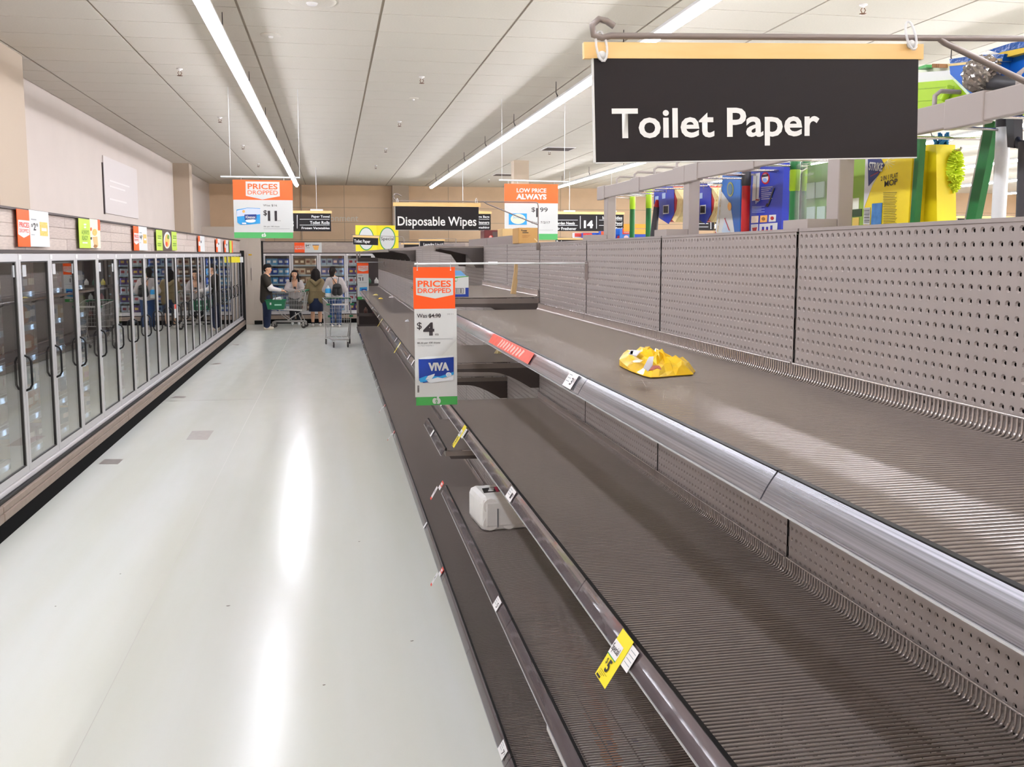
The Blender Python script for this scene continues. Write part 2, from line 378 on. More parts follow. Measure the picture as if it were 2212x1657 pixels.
for (x, y) in [(1205, 321), (1090, 377)]:
    p = atZ(x, y, CEIL); t = thing('air_vent', 'dark slotted air vent set in the ceiling beyond the shelving', 'vent', (p.x, p.y, CEIL), 0, 'ceiling air vents')
    MB().box(-0.3, 0.3, -0.3, 0.3, -0.015, -0.002).build('frame', m_white, t)
    for k in range(6): MB().box(-0.27, 0.27, -0.27+0.09*k, -0.22+0.09*k, -0.02, -0.014).build('slat', m_dark, t)
# free-standing round store columns beyond the shelving
for (X, Y) in [(4.2, 21.5)]:
    MB().box(X-0.17, X+0.17, Y-0.17, Y+0.17, 0, CEIL+0.005).build('trim_6', m_col, kind='structure')
# ================================================================== freezers
m_alu = mat('freezer_frame', '#c9c6c6', 0.35, metal=0.2); m_gask = mat('gasket_black', '#17130f', 0.5)
m_fasc = [mat('fascia_wood_%d' % i, c, 0.6, col2=c2, scale=5, stretch=(2, 2, 18)) for i, (c, c2) in enumerate([('#b9a99d', '#a3938a'), ('#b2a298', '#9d8e86'), ('#bfb0a4', '#a99a90')])]
m_tan = mat('bumper_tan', '#8f7d70', 0.5, noise=0.08, scale=14, stretch=(1, .1, 1)); m_sill = mat('freezer_sill', '#d5d0d0', 0.35)
m_liner = mat('freezer_liner', '#7a726e', 0.6); m_pane = glass_mat('freezer_pane', '#f4f4f0', 0.0, 3.6)   # multiple glazing reflects more than one sheet
m_strip = mat('shelf_price_strip', '#a9bfd4', 0.3); m_wire = mat('freezer_wire', '#cfd3d6', 0.35, metal=0.3)
m_led = mat('freezer_led', '#dbe8ff', 0.5, emit=30.0)
DW = 0.838; Z0, Z1 = 0.30, 2.0
m_pane2 = glass_mat('end_freezer_pane', '#f4f4f0', 0.0, 1.5); m_kick = mat('kickboard_black', '#080707', 0.85, spec=0.1)
def unit(n, dw, seed, pane=None):
    """one cabinet in local coords: runs along +x, front faces -y; front glass plane at y=0"""
    rnd = random.Random(seed); L = n*dw; o = bpy.data.objects.new('freezer_cabinet', None); COL.objects.link(o)
    b = MB(); b.box(0, L, 0.02, 0.84, 0.02, Z0); b.box(0, L, 0.78, 0.84, Z0, 2.05); b.box(0, L, 0.03, 0.84, Z1+0.005, 2.05); b.box(0, 0.02, 0.02, 0.8, Z0, Z1); b.box(L-0.02, L, 0.02, 0.8, Z0, Z1)
    b.build('body', m_liner, o)
    MB().bbox(0.003, L-0.003, -0.05, 0.02, 0.262, 0.30, 0.006).build('sill', m_sill, o)
    MB().box(0, L, -0.075, 0.0, 0.235, 0.262).build('groove', m_black, o)
    MB().bbox(0.002, L-0.002, -0.10, 0.0, 0.19, 0.24, 0.008).build('bumper', m_tan, o)
    MB().bbox(0.002, L-0.002, -0.105, 0.0, 0.125, 0.188, 0.01).build('bumper', m_tan, o)
    MB().box(0, L, -0.095, 0.0, 0.0, 0.124).build('kickboard', m_kick, o)
    MB().box(0, L, -0.03, 0.05, 2.003, 2.03).build('lower_rail', m_dark, o)
    MB().box(0, L, -0.025, 0.05, 2.335, 2.352).build('upper_rail', m_dark, o)
    MB().box(0, L, 0.012, 0.05, 2.03, 2.335).build('header_board', m_fasc[1], o)
    for r in range(3):
        x = -rnd.random()*0.6
        while x < L:
            w = rnd.uniform(0.8, 1.7); a, c = max(x, 0)+0.002, min(x+w, L)-0.002
            if c-a > 0.05: MB().box(a, c, 0.0-rnd.random()*0.003, 0.012, 2.031+r*0.1013, 2.031+(r+1)*0.1013-0.003).build('plank', rnd.choice(m_fasc), o)
            x += w
    for k in range(6):
        z = (0.34, 0.62, 0.87, 1.12, 1.38, 1.66)[k]
        sh = MB()
        for j in range(6): sh.box(0.03, L-0.03, 0.14+0.11*j, 0.147+0.11*j, z-0.012, z-0.004)
        s = sh.build('shelf', m_wire, o)
        MB().box(0.03, L-0.03, 0.125, 0.132, z-0.022, z+0.022).build('price_strip', m_strip, s)
    for i in range(n):
        a, c = i*dw+0.004, (i+1)*dw-0.004; fw = 0.05
        d = MB()
        d.box(a, a+fw, -0.035, 0.0, Z0+0.004, Z1); d.box(c-fw, c, -0.035, 0.0, Z0+0.004, Z1)
        d.box(a+fw, c-fw, -0.035, 0.0, Z0+0.004, Z0+0.06); d.box(a+fw, c-fw, -0.035, 0.0, Z1-0.06, Z1)
        dr = d.build('door', m_alu, o)
        MB().box(a+fw, c-fw, -0.022, -0.014, Z0+0.06, Z1-0.06).build('pane', pane or m_pane, dr)
        g = MB()
        g.box(c-fw-0.02, c-fw, -0.03, -0.004, Z0+0.06, Z1-0.06); g.box(a+fw, c-fw-0.02, -0.03, -0.004, Z0+0.06, Z0+0.068); g.box(a+fw, c-fw-0.02, -0.03, -0.004, Z1-0.07, Z1-0.06); g.box(a+fw, a+fw+0.006, -0.03, -0.004, Z0+0.068, Z1-0.07)
        g.build('gasket', m_gask, dr)
        x = a+0.02
        MB().tube([(x, -0.033, 0.94), (x, -0.065, 0.955), (x, -0.08, 0.985), (x, -0.08, 1.17), (x, -0.065, 1.2), (x, -0.033, 1.215)], 0.009, 8).build('handle', m_black, dr)
        MB().box(a+0.01, a+0.07, -0.0365, -0.035, Z1-0.045, Z1-0.01).build('door_number', m_white, dr)
        MB().box(c-0.045, c+0.004, 0.004, 0.05, Z0+0.005, Z1).box(c-0.045, c-0.037, 0.05, 0.085, Z0+0.005, Z1).box(c-0.003, c+0.004, 0.05, 0.085, Z0+0.005, Z1).build('mullion', m_gask, o); MB().box(c-0.035, c-0.005, 0.0505, 0.058, Z0+0.03, Z1-0.03).build('light_bar', m_led, o)
    return o
left = unit(5, DW, 3); lt = tree_of(left)
YS = 11.28
cabs = []
labs = {-2: 'glass-door freezer cabinet before the first prices dropped header sign', -1: 'glass-door freezer cabinet under the prices dropped and always ready header signs', 0: 'five-door freezer cabinet under the double green salad sign and small prices dropped sign',
        1: 'five-door freezer cabinet between the green salad sign and the last header signs', 2: 'five-door freezer cabinet with the two closely spaced red and white header signs', }
for k in range(-2, 3):
    o = left if k == -2 else copy_tree(left, lt)
    o.location = (-2.395, YS+DW*5*k, 0); o.rotation_euler = (0, 0, math.pi/2)
    tag(o, labs[k], 'freezer', 'glass-door freezers along the left wall'); cabs.append(o)
last = unit(3, DW, 11); last.location = (-2.395, YS+DW*15, 0); last.rotation_euler = (0, 0, math.pi/2)
tag(last, 'shorter three-door freezer cabinet ending the row, dark end panel beside the cupboard wall', 'freezer', 'glass-door freezers along the left wall')
MB().box(3*DW, 3*DW+0.03, -0.11, 0.85, 0.0, 2.08).build('end_panel', m_black, last)
YF = 28.35
e1 = unit(4, 0.776, 21, m_pane2); e1.location = (-1.93, YF, 0); tag(e1, 'four-door freezer cabinet on the end wall behind the shoppers', 'freezer', 'freezers on the end wall')
MB().box(-0.045, -0.005, -0.08, 0.8, 0.0, 2.36).build('end_panel', m_black, e1)
e2 = unit(4, 0.776, 22, m_pane2); e2.location = (-1.93+4*0.776, YF, 0); tag(e2, 'four-door freezer cabinet on the end wall behind the end of the shelving', 'freezer', 'freezers on the end wall')
# ------------------------------------------------------------------ frozen goods
def pillow(w, d, h, seed):
    rnd = random.Random(seed); bm = bmesh.new(); bmesh.ops.create_grid(bm, x_segments=6, y_segments=6, size=0.5)
    top = [v for v in bm.verts]; vs = []; fs = []
    N = 7
    for s in (1, -1):
        for j in range(N):
            for i in range(N):
                u, v = i/(N-1)*2-1, j/(N-1)*2-1
                th = (1-u**4)*(1-v**4); th = max(th, 0)**0.6
                vs.append((u*w/2*(1-0.06*abs(v)), (s*th*d/2)*(0.8+0.3*rnd.random()), h/2+v*h/2*(1-0.05*abs(u))))
    for s in (0, 1):
        o = s*N*N
        for j in range(N-1):
            for i in range(N-1): fs.append((o+j*N+i, o+j*N+i+1, o+(j+1)*N+i+1, o+(j+1)*N+i))
    bm.free(); b = MB(); b.add(vs, fs, True); return b
def goods(name, col, col2, w, d, h, seed, bag=True):
    if bag: body = pillow(w, d, h, seed).build(name, mat('bag_'+col, col, 0.22, noise=0.12, scale=14, bump=0.4), None)
    else: body = MB().bbox(-w/2, w/2, -d/2, d/2, 0, h, 0.006).build(name, mat('carton_'+col, col, 0.35, noise=0.05, scale=9), None)
    f = -d/2*(1.02 if bag else 1.0)-0.003
    MB().box(-w*0.3, w*0.3, f-(0.004 if bag else 0), f+0.002, h*0.38, h*0.72).build('label', mat('print_'+col2, col2, 0.3), body)
    return body
kinds = [('#d9a93a', '#c8352a', 'yellow'), ('#b9503c', '#efe6d8', 'red-brown'), ('#cfc6b8', '#5b8a3c', 'pale'), ('#7f8f45', '#f0e7c8', 'green'), ('#8a5a3a', '#e9d9b0', 'brown'), ('#2f6f9a', '#e8eef5', 'blue'), ('#a8a19c', '#8c4a5a', 'grey'), ('#c77a35', '#f2ead8', 'orange')]
protos = []
for i, (c, c2, n) in enumerate(kinds):
    g = goods('frozen_food_bag', c, c2, 0.19, 0.10, 0.17, i); tag(g, 'glossy %s plastic bag of frozen food on a shelf behind the freezer doors' % n, 'food bag', '%s frozen food bags' % n); protos.append((g, tree_of(g)))
cart = []
for i, (c, c2, n) in enumerate([('#3f7f8f', '#e9e4da', 'teal'), ('#b8912f', '#f3efe2', 'mustard'), ('#7a3b52', '#efe1e4', 'plum'), ('#cfd4d6', '#3a6ea0', 'pale grey')]):
    g = goods('frozen_food_box', c, c2, 0.2, 0.14, 0.13, 40+i, False); tag(g, '%s carton of frozen food on a shelf behind the freezer doors' % n, 'food box', '%s frozen food cartons' % n); cart.append((g, tree_of(g)))
used = set(); rnd = random.Random(5)
def drop(pr, loc, rz=0.0, sc=1.0):
    g, t = pr
    if g.name in used: o = copy_tree(g, t)
    else: o = g; used.add(g.name)
    o.location = loc; o.rotation_euler = (0, 0, rz); o.scale = (sc, sc, sc); return o
SZ = (0.34, 0.62, 0.87, 1.12, 1.38, 1.66)
for dnum in range(0, 10):
    yb = YS-5*DW+dnum*DW
    for k in range(6):
        fam = rnd.sample(protos, 2) if (k > 0 and rnd.random() < 0.8) else cart
        for j in range(3):
            if rnd.random() < 0.08: continue
            drop(rnd.choice(fam), (-2.395-0.27-rnd.random()*0.04, yb+0.17+0.25*j+rnd.uniform(-.02, .02), SZ[k]), math.pi/2+rnd.uniform(-.25, .25), rnd.uniform(0.92, 1.05))
for dnum in range(10, 23):
    yb = YS-5*DW+dnum*DW
    for k in range(6):
        drop(rnd.choice(rnd.choice((protos, cart))), (-2.395-0.27, yb+0.42+rnd.uniform(-.15, .15), SZ[k]), math.pi/2, 1.15)
# tubs and boxes in the end freezers
ek = [[('#1f4fae', '#dfe9f7', 'deep blue'), ('#5aa0d8', '#f0f4fa', 'sky blue')], [('#c9b3a2', '#7a3d32', 'beige'), ('#6e4a3a', '#e6d6c4', 'chocolate brown')], [('#4a5fa8', '#e9d0d4', 'slate blue'), ('#8fb4d8', '#3b3f7a', 'powder blue')], [('#5a3f86', '#e8c46a', 'purple'), ('#cfd5e6', '#b23b4a', 'off-white')]]
for di in range(4):
    pr = []
    for i, (c, c2, n) in enumerate(ek[di]):
        g = goods('ice_cream_tub', c, c2, 0.155, 0.14, 0.2, 60+di*3+i, False)
        tag(g, '%s ice cream tub behind the glass of the end freezers' % n, 'tub', '%s tubs in the end freezers' % n); pr.append((g, tree_of(g)))
    for k in range(6):
        for j in range(4):
            drop(pr[(k+j//2) % 2], (-1.93+di*0.776+0.14+0.166*j, YF+0.24, SZ[k]), rnd.uniform(-.08, .08), 1.0)
# ------------------------------------------------------------------ signs on the freezer headers
m_or = mat('sign_orange', '#ff5a17', 0.35); m_or2 = mat('sign_orange_far', '#ff6a2a', 0.35); m_sw = mat('sign_white', '#d6d8d6', 0.35); m_gr = mat('sign_green', '#4fb163', 0.35)
m_ink = mat('sign_ink', '#2a2327', 0.5); m_lime = mat('sign_lime', '#b9d24c', 0.35); m_lg = mat('sign_dark_lime', '#6f9636', 0.4); m_red = mat('print_red', '#e03b22', 0.4); m_grey = mat('print_grey', '#8d8f90', 0.5)
m_food = mat('print_food_orange', '#f0a03a', 0.4, col2='#f6c878', scale=60); m_cream = mat('print_cream', '#ecdcc4', 0.4); m_brown = mat('print_brown', '#9a6a3a', 0.4); m_dk = mat('print_dark', '#4a3a3a', 0.4)
XS = -2.36
def pd_sign(x0, xm, x1, y0, y1, lab, price=None, dy=0.0):
    s = Board('header_sign', lab, 'sign', 'X', XS, (x0, y1), 'signs on the freezer headers', eps=0.0012)
    s.panel((x0, y0, xm, y1), m_or, 0, t=0.004); s.panel((xm, y0+dy, x1, y1), m_sw, 0, t=0.004, name='price_panel')
    h = y1-y0; w = xm-x0
    s.poly([(x0+w*.04, y0+h*.27), (xm-w*.04, y0+h*.30), (xm-w*.04, y0+h*.68), ((x0+xm)/2, y0+h*.76), (x0+w*.04, y0+h*.66)], m_sw, 1, 'arrow')
    s.text('PRICES', (x0+w*.12, y0+h*.34, xm-w*.1, y0+h*.48), m_red, 2, 0.02); s.text('DROPPED', (x0+w*.12, y0+h*.52, xm-w*.1, y0+h*.62), m_red, 2, 0.0)
    W_ = x1-xm
    s.text('$' , (xm+W_*.06, y0+h*.38, xm+W_*.14, y0+h*.47), m_ink, 2, 0.0); s.text(price or '2', (xm+W_*.17, y0+h*.36, xm+W_*.3, y0+h*.56), m_ink, 2, 0.02); s.text('90', (xm+W_*.31, y0+h*.37, xm+W_*.41, y0+h*.46), m_ink, 2)
    s.panel((xm+W_*.07, y0+h*.25, xm+W_*.33, y0+h*.28), m_grey, 1, name='print')
    s.panel((xm+W_*.08, y0+h*.67, xm+W_*.25, y0+h*.685), m_grey, 1, name='print')
    s.panel((xm+W_*.52, y0+h*.34, x1-W_*.08, y0+h*.71), m_food, 1, name='picture'); s.panel((xm+W_*.6, y0+h*.5, x1-W_*.14, y0+h*.58), m_sw, 2, name='picture_band')
    return s
pd_sign(38, 64.5, 106, 453, 533, 'orange and white prices dropped sign showing an orange packet on the freezer header', dy=3)
s = Board('header_sign', 'lime green always ready sign with food photo on the freezer header', 'sign', 'X', XS, (171, 536), 'signs on the freezer headers', eps=0.0012)
s.panel((171, 473, 195, 536), m_lime, 0, t=0.004); s.panel((195, 474, 216.5, 536), m_cream, 0, t=0.004, name='photo')
s.text('ALWAYS', (176, 497, 192, 507), m_lg, 1, 0.02); s.text('READY', (177, 509, 190, 519), m_lg, 1, 0.02); s.panel((178, 523, 189, 526), m_sw, 1, name='print'); s.disc(183.5, 485, 3, 2, m_sw, 1); s.disc(183.5, 491, 2.5, 1.8, m_sw, 1)
s.panel((211, 475, 216, 498), m_or, 1, name='print'); s.disc(204.5, 502, 5, 7.5, m_food, 1, 'picture'); s.poly([(200, 512), (210, 511), (212, 532), (204, 534)], mat('print_tan', '#d9b27a', 0.4), 1, 'picture'); s.disc(197, 515, 2, 3, m_dk, 1, 'picture'); s.disc(206, 532, 4, 3.5, m_brown, 2, 'picture'); s.disc(196.5, 495, 1.8, 4, m_or, 1, 'picture')
pd_sign(289, 300, 318, 489, 541, 'narrow prices dropped sign with two small packets on the freezer header', '4', 1)
s = Board('header_sign', 'sign with two lime panels beside a round salad bowl photo on the freezer header', 'sign', 'X', XS, (338, 541), 'signs on the freezer headers', eps=0.0014)
s.panel((338, 497, 351, 541), m_lime, 0, t=0.004); s.panel((351, 497, 371, 541), m_dk, 0, t=0.004, name='photo'); s.panel((371, 501, 382, 541), m_lime, 0, t=0.004)
s.disc(361, 519, 7.5, 18, m_sw, 1, 'plate'); s.disc(361, 520, 5.2, 14, m_food, 2, 'salad'); s.disc(363, 512, 2.4, 5, m_lg, 3, 'salad'); s.disc(359.5, 527, 2, 5, m_red, 3, 'salad')
for xx in (341, 373.5):
    for yy in (509, 513.5, 525, 529.5): s.panel((xx, yy, xx+7, yy+2.4), m_lg, 1, name='print')
    s.panel((xx, 518, xx+7, 519), m_sw, 1, name='print')
for (x0, xm, x1, y0, y1, lab) in [(428.5, 432.5, 442, 510, 543.5, 'slim red and white price sign alone on its stretch of freezer header'), (467, 470.5, 476.5, 516, 544.5, 'slim red and white price sign, first of the close pair on the freezer header'), (485, 488, 493.5, 519, 545, 'slim red and white price sign beside the narrow lime sign on the freezer header')]:
    s = Board('header_sign', lab, 'sign', 'X', XS, (x0, y1), 'signs on the freezer headers', eps=0.002)
    s.panel((x0, y0, xm, y1), m_or, 0, t=0.004); s.panel((xm, y0, x1, y1), m_sw, 0, t=0.004, name='price_panel')
    h = y1-y0; s.panel((x0+.3, y0+h*.35, xm-.3, y0+h*.62), m_sw, 1, name='print'); s.panel((xm+1, y0+h*.3, xm+2.6, y0+h*.45), m_ink, 1, name='print')
s = Board('header_sign', 'narrow lime sign with orange edge at the far end of the freezer header', 'sign', 'X', XS, (496, 546), 'signs on the freezer headers', eps=0.002)
s.panel((496, 520, 500.5, 546), m_lime, 0, t=0.004); s.panel((500.5, 520.5, 503, 546), m_or, 0, t=0.004, name='photo')
# sign on the end freezers
s = Board('header_sign', 'red and white low price sign on the header of the end wall freezers', 'sign', 'Y', YF-0.01, (636, 546), 'signs on the freezer headers', eps=0.003)
s.panel((636, 524, 658, 546), m_or, 0, t=0.004); s.panel((658, 524, 695, 546), m_sw, 0, t=0.004, name='price_panel')
s.text('LOW PRICE', (637, 531, 657, 534), m_sw, 1); s.text('ALWAYS', (637, 535, 657, 539), m_sw, 1, 0.03); s.text('$4', (660, 528, 667, 533), m_ink, 1, 0.02); s.text('00', (667.5, 528, 671, 530), m_ink, 1)
s.panel((661, 535, 669, 536), m_grey, 1, name='print'); s.poly([(675, 530), (689, 530), (687, 540), (679, 540)], m_food, 1, 'picture'); s.panel((675, 528.6, 689, 530), mat('print_navy', '#27356e', 0.4), 1, name='picture')
# small stickers and shelf cards fixed on the panes
m_clear = glass_mat('clear_sleeve', '#ffffff', 0.1, 1.5, haze=0.35)
for i, (x, y) in enumerate([(31, 586), (52, 585), (116, 581), (158, 580), (244, 578), (215, 577), (280, 574), (309, 573)]):
    p = atX(x, y, -2.372); MB().box(0, 0.004, -0.04, 0.04, -0.045, 0.045).build('door_sleeve', m_clear, loc=p, label='small clear plastic card sleeve stuck on a freezer door pane', cat='card sleeve', group='sleeves on the freezer doors')
for i, (x, y, c) in enumerate([(513, 561, '#f2e12c'), (520, 561, '#e9e9e4'), (505, 561, '#f0de3a')]):
    p = atX(x, y, -2.295); MB().bbox(-0.062, 0.06, -0.004, 0.004, -0.07, 0.07, 0.002).build('flag_ticket', mat('ticket_'+c, c, 0.4), loc=p, label='small square flag ticket sticking out at the end of the freezer row', cat='ticket', group='flag tickets on the last freezer doors')
s = atX(379, 670, -2.37)
t = thing('door_notice', 'slim red and white price tag on a freezer door pane', 'price tag', s, math.pi/2)
plate(t, m_sw, -0.09, 0.09, -0.12, 0.09, 0.0, 0.003); plate(t, m_red, -0.09, 0.09, 0.02, 0.09, -0.001, 0.001, 'band')
# ================================================================== the empty shelving
BW, GY0, NB = 1.0135, 1.220, 23
XB, XL = 1.144, 0.607            # back panel plane, shelf front edge
def gy(i): return GY0+BW*i
m_pan = mat('shelf_panel', '#9d9490', 0.42, noise=0.02, scale=4)
m_deck = mat('shelf_wire', '#9e9591', 0.1, metal=0.55)
m_fen = mat('fence_wire', '#c4bdbb', 0.22, metal=0.8)
m_frame = mat('shelf_frame', '#857b75', 0.4, metal=0.2)
m_brk = mat('shelf_bracket', '#4a423f', 0.5)
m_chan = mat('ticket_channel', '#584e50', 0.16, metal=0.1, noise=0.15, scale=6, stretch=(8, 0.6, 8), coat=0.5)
m_chan_lit = mat('lit_channel', '#97979e', 0.2, metal=0.7, noise=0.35, scale=5, stretch=(70, 0.25, 70)); m_edge = mat('channel_edge', '#d8d8da', 0.15, metal=0.5)  # top lip copy of the channel; lamp reflection and streaks painted into its colour
def perforated():
    b = MB(); c = (BW-0.013)/40; z0 = 0.16; rows = 74
    V = []; Fc = []
    for j in range(rows):
        for i in range(40):
            y0 = 0.0125+c*i; za = z0+0.0256*j; cy, cz = y0+c/2, za+0.0128; o = len(V)
            V += [(XB, y0, za), (XB, y0+c, za), (XB, y0+c, za+0.0256), (XB, y0, za+0.0256)]
            for (r, dx) in ((0.0066, 0.0), (0.0036, 0.0035)):
                V += [(XB+dx, cy+r*math.cos(math.radians(22.5+45*k)), cz+r*math.sin(math.radians(22.5+45*k))) for k in range(8)]
            R = o+4
            # ring index k at angle 22.5+45k: 0:right-up,1:up-right,2:up-left,3:left-up,4:left-dn,5:dn-left,6:dn-right,7:right-dn
            Fc += [(o+1, o+2, R+0, R+7), (o+2, o+3, R+2, R+1), (o+3, o+0, R+4, R+3), (o+0, o+1, R+6, R+5), (o+2, R+1, R+0), (o+3, R+3, R+2), (o+0, R+5, R+4), (o+1, R+7, R+6)]
            Fc += [(R+k, R+(k+1) % 8, R+8+(k+1) % 8, R+8+k) for k in range(8)]
    me = bpy.data.meshes.new('back_panel'); me.from_pydata(V, [], Fc); me.materials.append(m_pan); return me
PANEL = perforated()
BACK = MB().box(XB+0.055, XB+0.06, 0.001, BW-0.004, 0.16, 2.05).mesh('hollow_shade_sheet'); BACK.materials.append(mat('hollow_shade', '#2a2624', 0.8))  # shade of the hollow behind the perforations, put in as a dark sheet
CAPM = MB().box(XB-0.002, 1.29, 0.004, BW-0.004, 2.0545, 2.062).mesh('top_cap')
UP = MB().box(XB+0.006, XB+0.05, 0.0005, 0.0165, 0.0, 2.05).mesh('upright'); b = MB()
for k in range(36): b.box(XB+0.0005, XB+0.0058, 0.002, 0.0105, 0.2+0.0512*k, 0.222+0.0512*k)
SLOT = b.mesh('slots')
def deck(x0, x1):
    b = MB(); n = 80
    for k in range(n):
        y = BW/n*(k+0.5); b.tube([(x0, y, 0), (x1-0.012, y, 0), (x1-0.004, y, 0.004), (x1, y, 0.012)], 0.0028, 6, cap=False)
    m = 8
    for k in range(m):
        x = x0+0.02+(x1-x0-0.04)*k/(m-1); b.tube([(x, 0.004, -0.005), (x, BW-0.004, -0.005)], 0.0028, 6)
    return b.mesh('wire_deck')
DECK = deck(XL, XB-0.012)
b = MB()
for k in range(80):
    y = BW/80*(k+0.5); x = XB-0.012; b.tube([(x, y, 0.010), (x+0.002, y, 0.018), (x+0.002, y, 0.038)], 0.0026, 6, cap=False)
b.tube([(XB-0.009, 0.006, 0.039), (XB-0.009, BW-0.006, 0.039)], 0.003, 6)
for y in (0.005, BW-0.005): b.tube([(XB-0.009, y, 0.039), (XB-0.009, y, 0.0)], 0.003, 6)
FENCE = b.mesh('back_fence')
b = MB(); b.box(XL, XL+0.012, 0.003, BW-0.003, -0.034, -0.004); b.box(XB-0.014, XB-0.004, 0.003, BW-0.003, -0.03, -0.008)
for y in (0.003, BW-0.009): b.box(XL+0.01, XB-0.004, y, y+0.006, -0.034, -0.006)
for k in range(6):
    x = XL+0.07+0.085*k; b.box(x, x+0.012, 0.0005, 0.004, -0.034, -0.028)
FRAME = b.mesh('shelf')
CX0, CZ0, CX1, CZ1 = XL-0.003, 0.012, XL-0.027, -0.026        # channel runs from top to bottom edge
b = MB(); prof = []
for k in range(7):
    t = k/6; bul = 0.0013*math.sin(math.pi*t); prof.append((CX0+(CX1-CX0)*t-bul*0.8, CZ0+(CZ1-CZ0)*t+bul*0.57))
prof += [(CX1+0.003, CZ1-0.002), (CX0+0.003, CZ0-0.003)]
b.prism(prof, 0.002, BW-0.002); CHAN = b.mesh('ticket_channel')
b = MB(); b.box(CX1-0.002, CX1+0.003, 0.002, BW-0.002, CZ1-0.004, CZ1-0.001); EDGE = b.mesh('channel_edge')
b = MB(); b.box(XL-0.003, XL+0.006, 0.002, BW-0.002, -0.002, 0.014); NOSE = b.mesh('rubber_nose')
bz = [(XB-0.002, -0.034), (XB-0.002, -0.15), (XB-0.05, -0.15)]
for k in range(1, 9):
    t = k/8; bz.append((XB-0.05-0.24*t, -0.15+0.095*math.sin(t*math.pi/2)))
bz += [(XL+0.03, -0.05), (XL+0.02, -0.034)]
BRK = MB().prism(bz, 0.001, 0.006).mesh('bracket')
BASEK = MB().box(XL+0.01, XB, 0.002, BW-0.002, 0.012, 0.118).mesh('plinth')
b = MB()
for y in (0.1, 0.6): b.lathe([(0.012, 0), (0.012, 0.012)], (XL+0.03, y, 0), 8)
FEET = b.mesh('levelling_feet')
CAN = MB().box(0.765, XB, 0.004, BW-0.004, -0.008, 0.004).box(0.762, 0.775, 0.004, BW-0.004, -0.03, 0.012).mesh('canopy_shelf')
CANB = MB().prism([(XB-0.002, -0.008), (XB-0.002, -0.16), (XB-0.06, -0.16), (XB-0.13, -0.06), (0.79, -0.012)], 0.003, 0.01).mesh('bracket')
for me, m in ((CAPM, m_pan), (UP, m_frame), (SLOT, m_black), (DECK, m_deck), (FENCE, m_fen), (FRAME, m_frame), (CHAN, m_chan), (EDGE, m_edge), (NOSE, m_black), (BRK, m_brk), (BASEK, m_frame), (FEET, m_brk), (CAN, m_frame), (CANB, m_brk)): me.materials.append(m)
CHAN_LIT = CHAN.copy(); CHAN_LIT.materials.clear(); CHAN_LIT.materials.append(m_chan_lit)
REAR = MB().box(1.285, 1.29, 0.001, BW-0.001, 0.0, 2.045).mesh('rear_sheet'); REAR.materials.append(m_frame)
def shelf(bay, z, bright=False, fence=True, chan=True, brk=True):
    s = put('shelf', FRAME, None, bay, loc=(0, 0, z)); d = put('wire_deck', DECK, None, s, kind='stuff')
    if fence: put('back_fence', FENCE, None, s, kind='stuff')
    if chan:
        put('ticket_channel', CHAN_LIT if bright else CHAN, None, s); put('channel_edge', EDGE, None, s); put('rubber_nose', NOSE, None, s)
    if brk:
        put('bracket', BRK, None, s); put('bracket', BRK, None, s, loc=(0, BW-0.008, 0))
    return s
BASEZ, L2, L3, L4 = 0.168, 0.688, 1.183, 1.686
bay_lab = {0: 'empty grey shelving bay below the hanging toilet paper sign', 1: 'empty grey shelving bay with the yellow special ticket and the top shelf bare', 2: 'grey shelving bay with a crumpled yellow bag on its top shelf', 3: 'grey shelving bay with a pack of toilet rolls on its lower shelf', 4: 'grey shelving bay with the split wooden board on its raised top shelf',
           5: 'grey shelving bay with the torn white carton on its raised top shelf', 6: 'grey shelving bay with a lone canopy shelf, after the cardboard carton'}
BAYS = {}; ORD = 'first second third fourth fifth sixth seventh eighth ninth tenth eleventh'.split()
for i in range(-2, NB):
    lab = bay_lab.get(i) or (('empty grey shelving bay just before the toilet paper sign' if i == -1 else 'empty grey shelving bay two before the toilet paper sign') if i < 0 else 'empty grey shelving bay with bare panels, %s past the lone canopy shelf' % ORD[i-7] if i < 12 else 'empty grey shelving bay under the long run of canopy shelves, %s from its start' % ORD[i-12])
    bay = thing('shelving_bay', lab, 'shelving', (0, gy(i), 0), 0, 'bays of the empty shelving'); BAYS[i] = bay
    put('back_panel', PANEL, None, bay); put('hollow_shade_sheet', BACK, None, bay); put('top_cap', CAPM, None, bay)
    u = put('upright', UP, None, bay); put('slots', SLOT, None, u, kind='stuff')
    put('rear_sheet', REAR, None, bay)
    put('plinth', BASEK, None, bay); put('levelling_feet', FEET, None, bay)
    shelf(bay, BASEZ, brk=False)
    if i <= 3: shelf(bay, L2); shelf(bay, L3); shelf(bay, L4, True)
    elif i == 4: shelf(bay, 0.90); shelf(bay, 1.393); shelf(bay, 1.757)
    elif i == 5: shelf(bay, L3); shelf(bay, 1.757)
    else: shelf(bay, L3)
    if i == 6 or i >= 12:
        c = put('canopy_shelf', CAN, None, bay, loc=(0, 0, 2.052)); put('bracket', CANB, None, c)
        if i == 6 or i == NB-1: put('bracket', CANB, None, c, loc=(0, BW-0.013, 0))
    if i in (5, 6) or 8 <= i < 20:
        MB().box(1.17, 1.28, 0.01, BW-0.01, 2.062, 2.12 if i < 8 else 2.10).build('topper_board', mat('topper_board', '#8a7f7c', 0.5), bay)
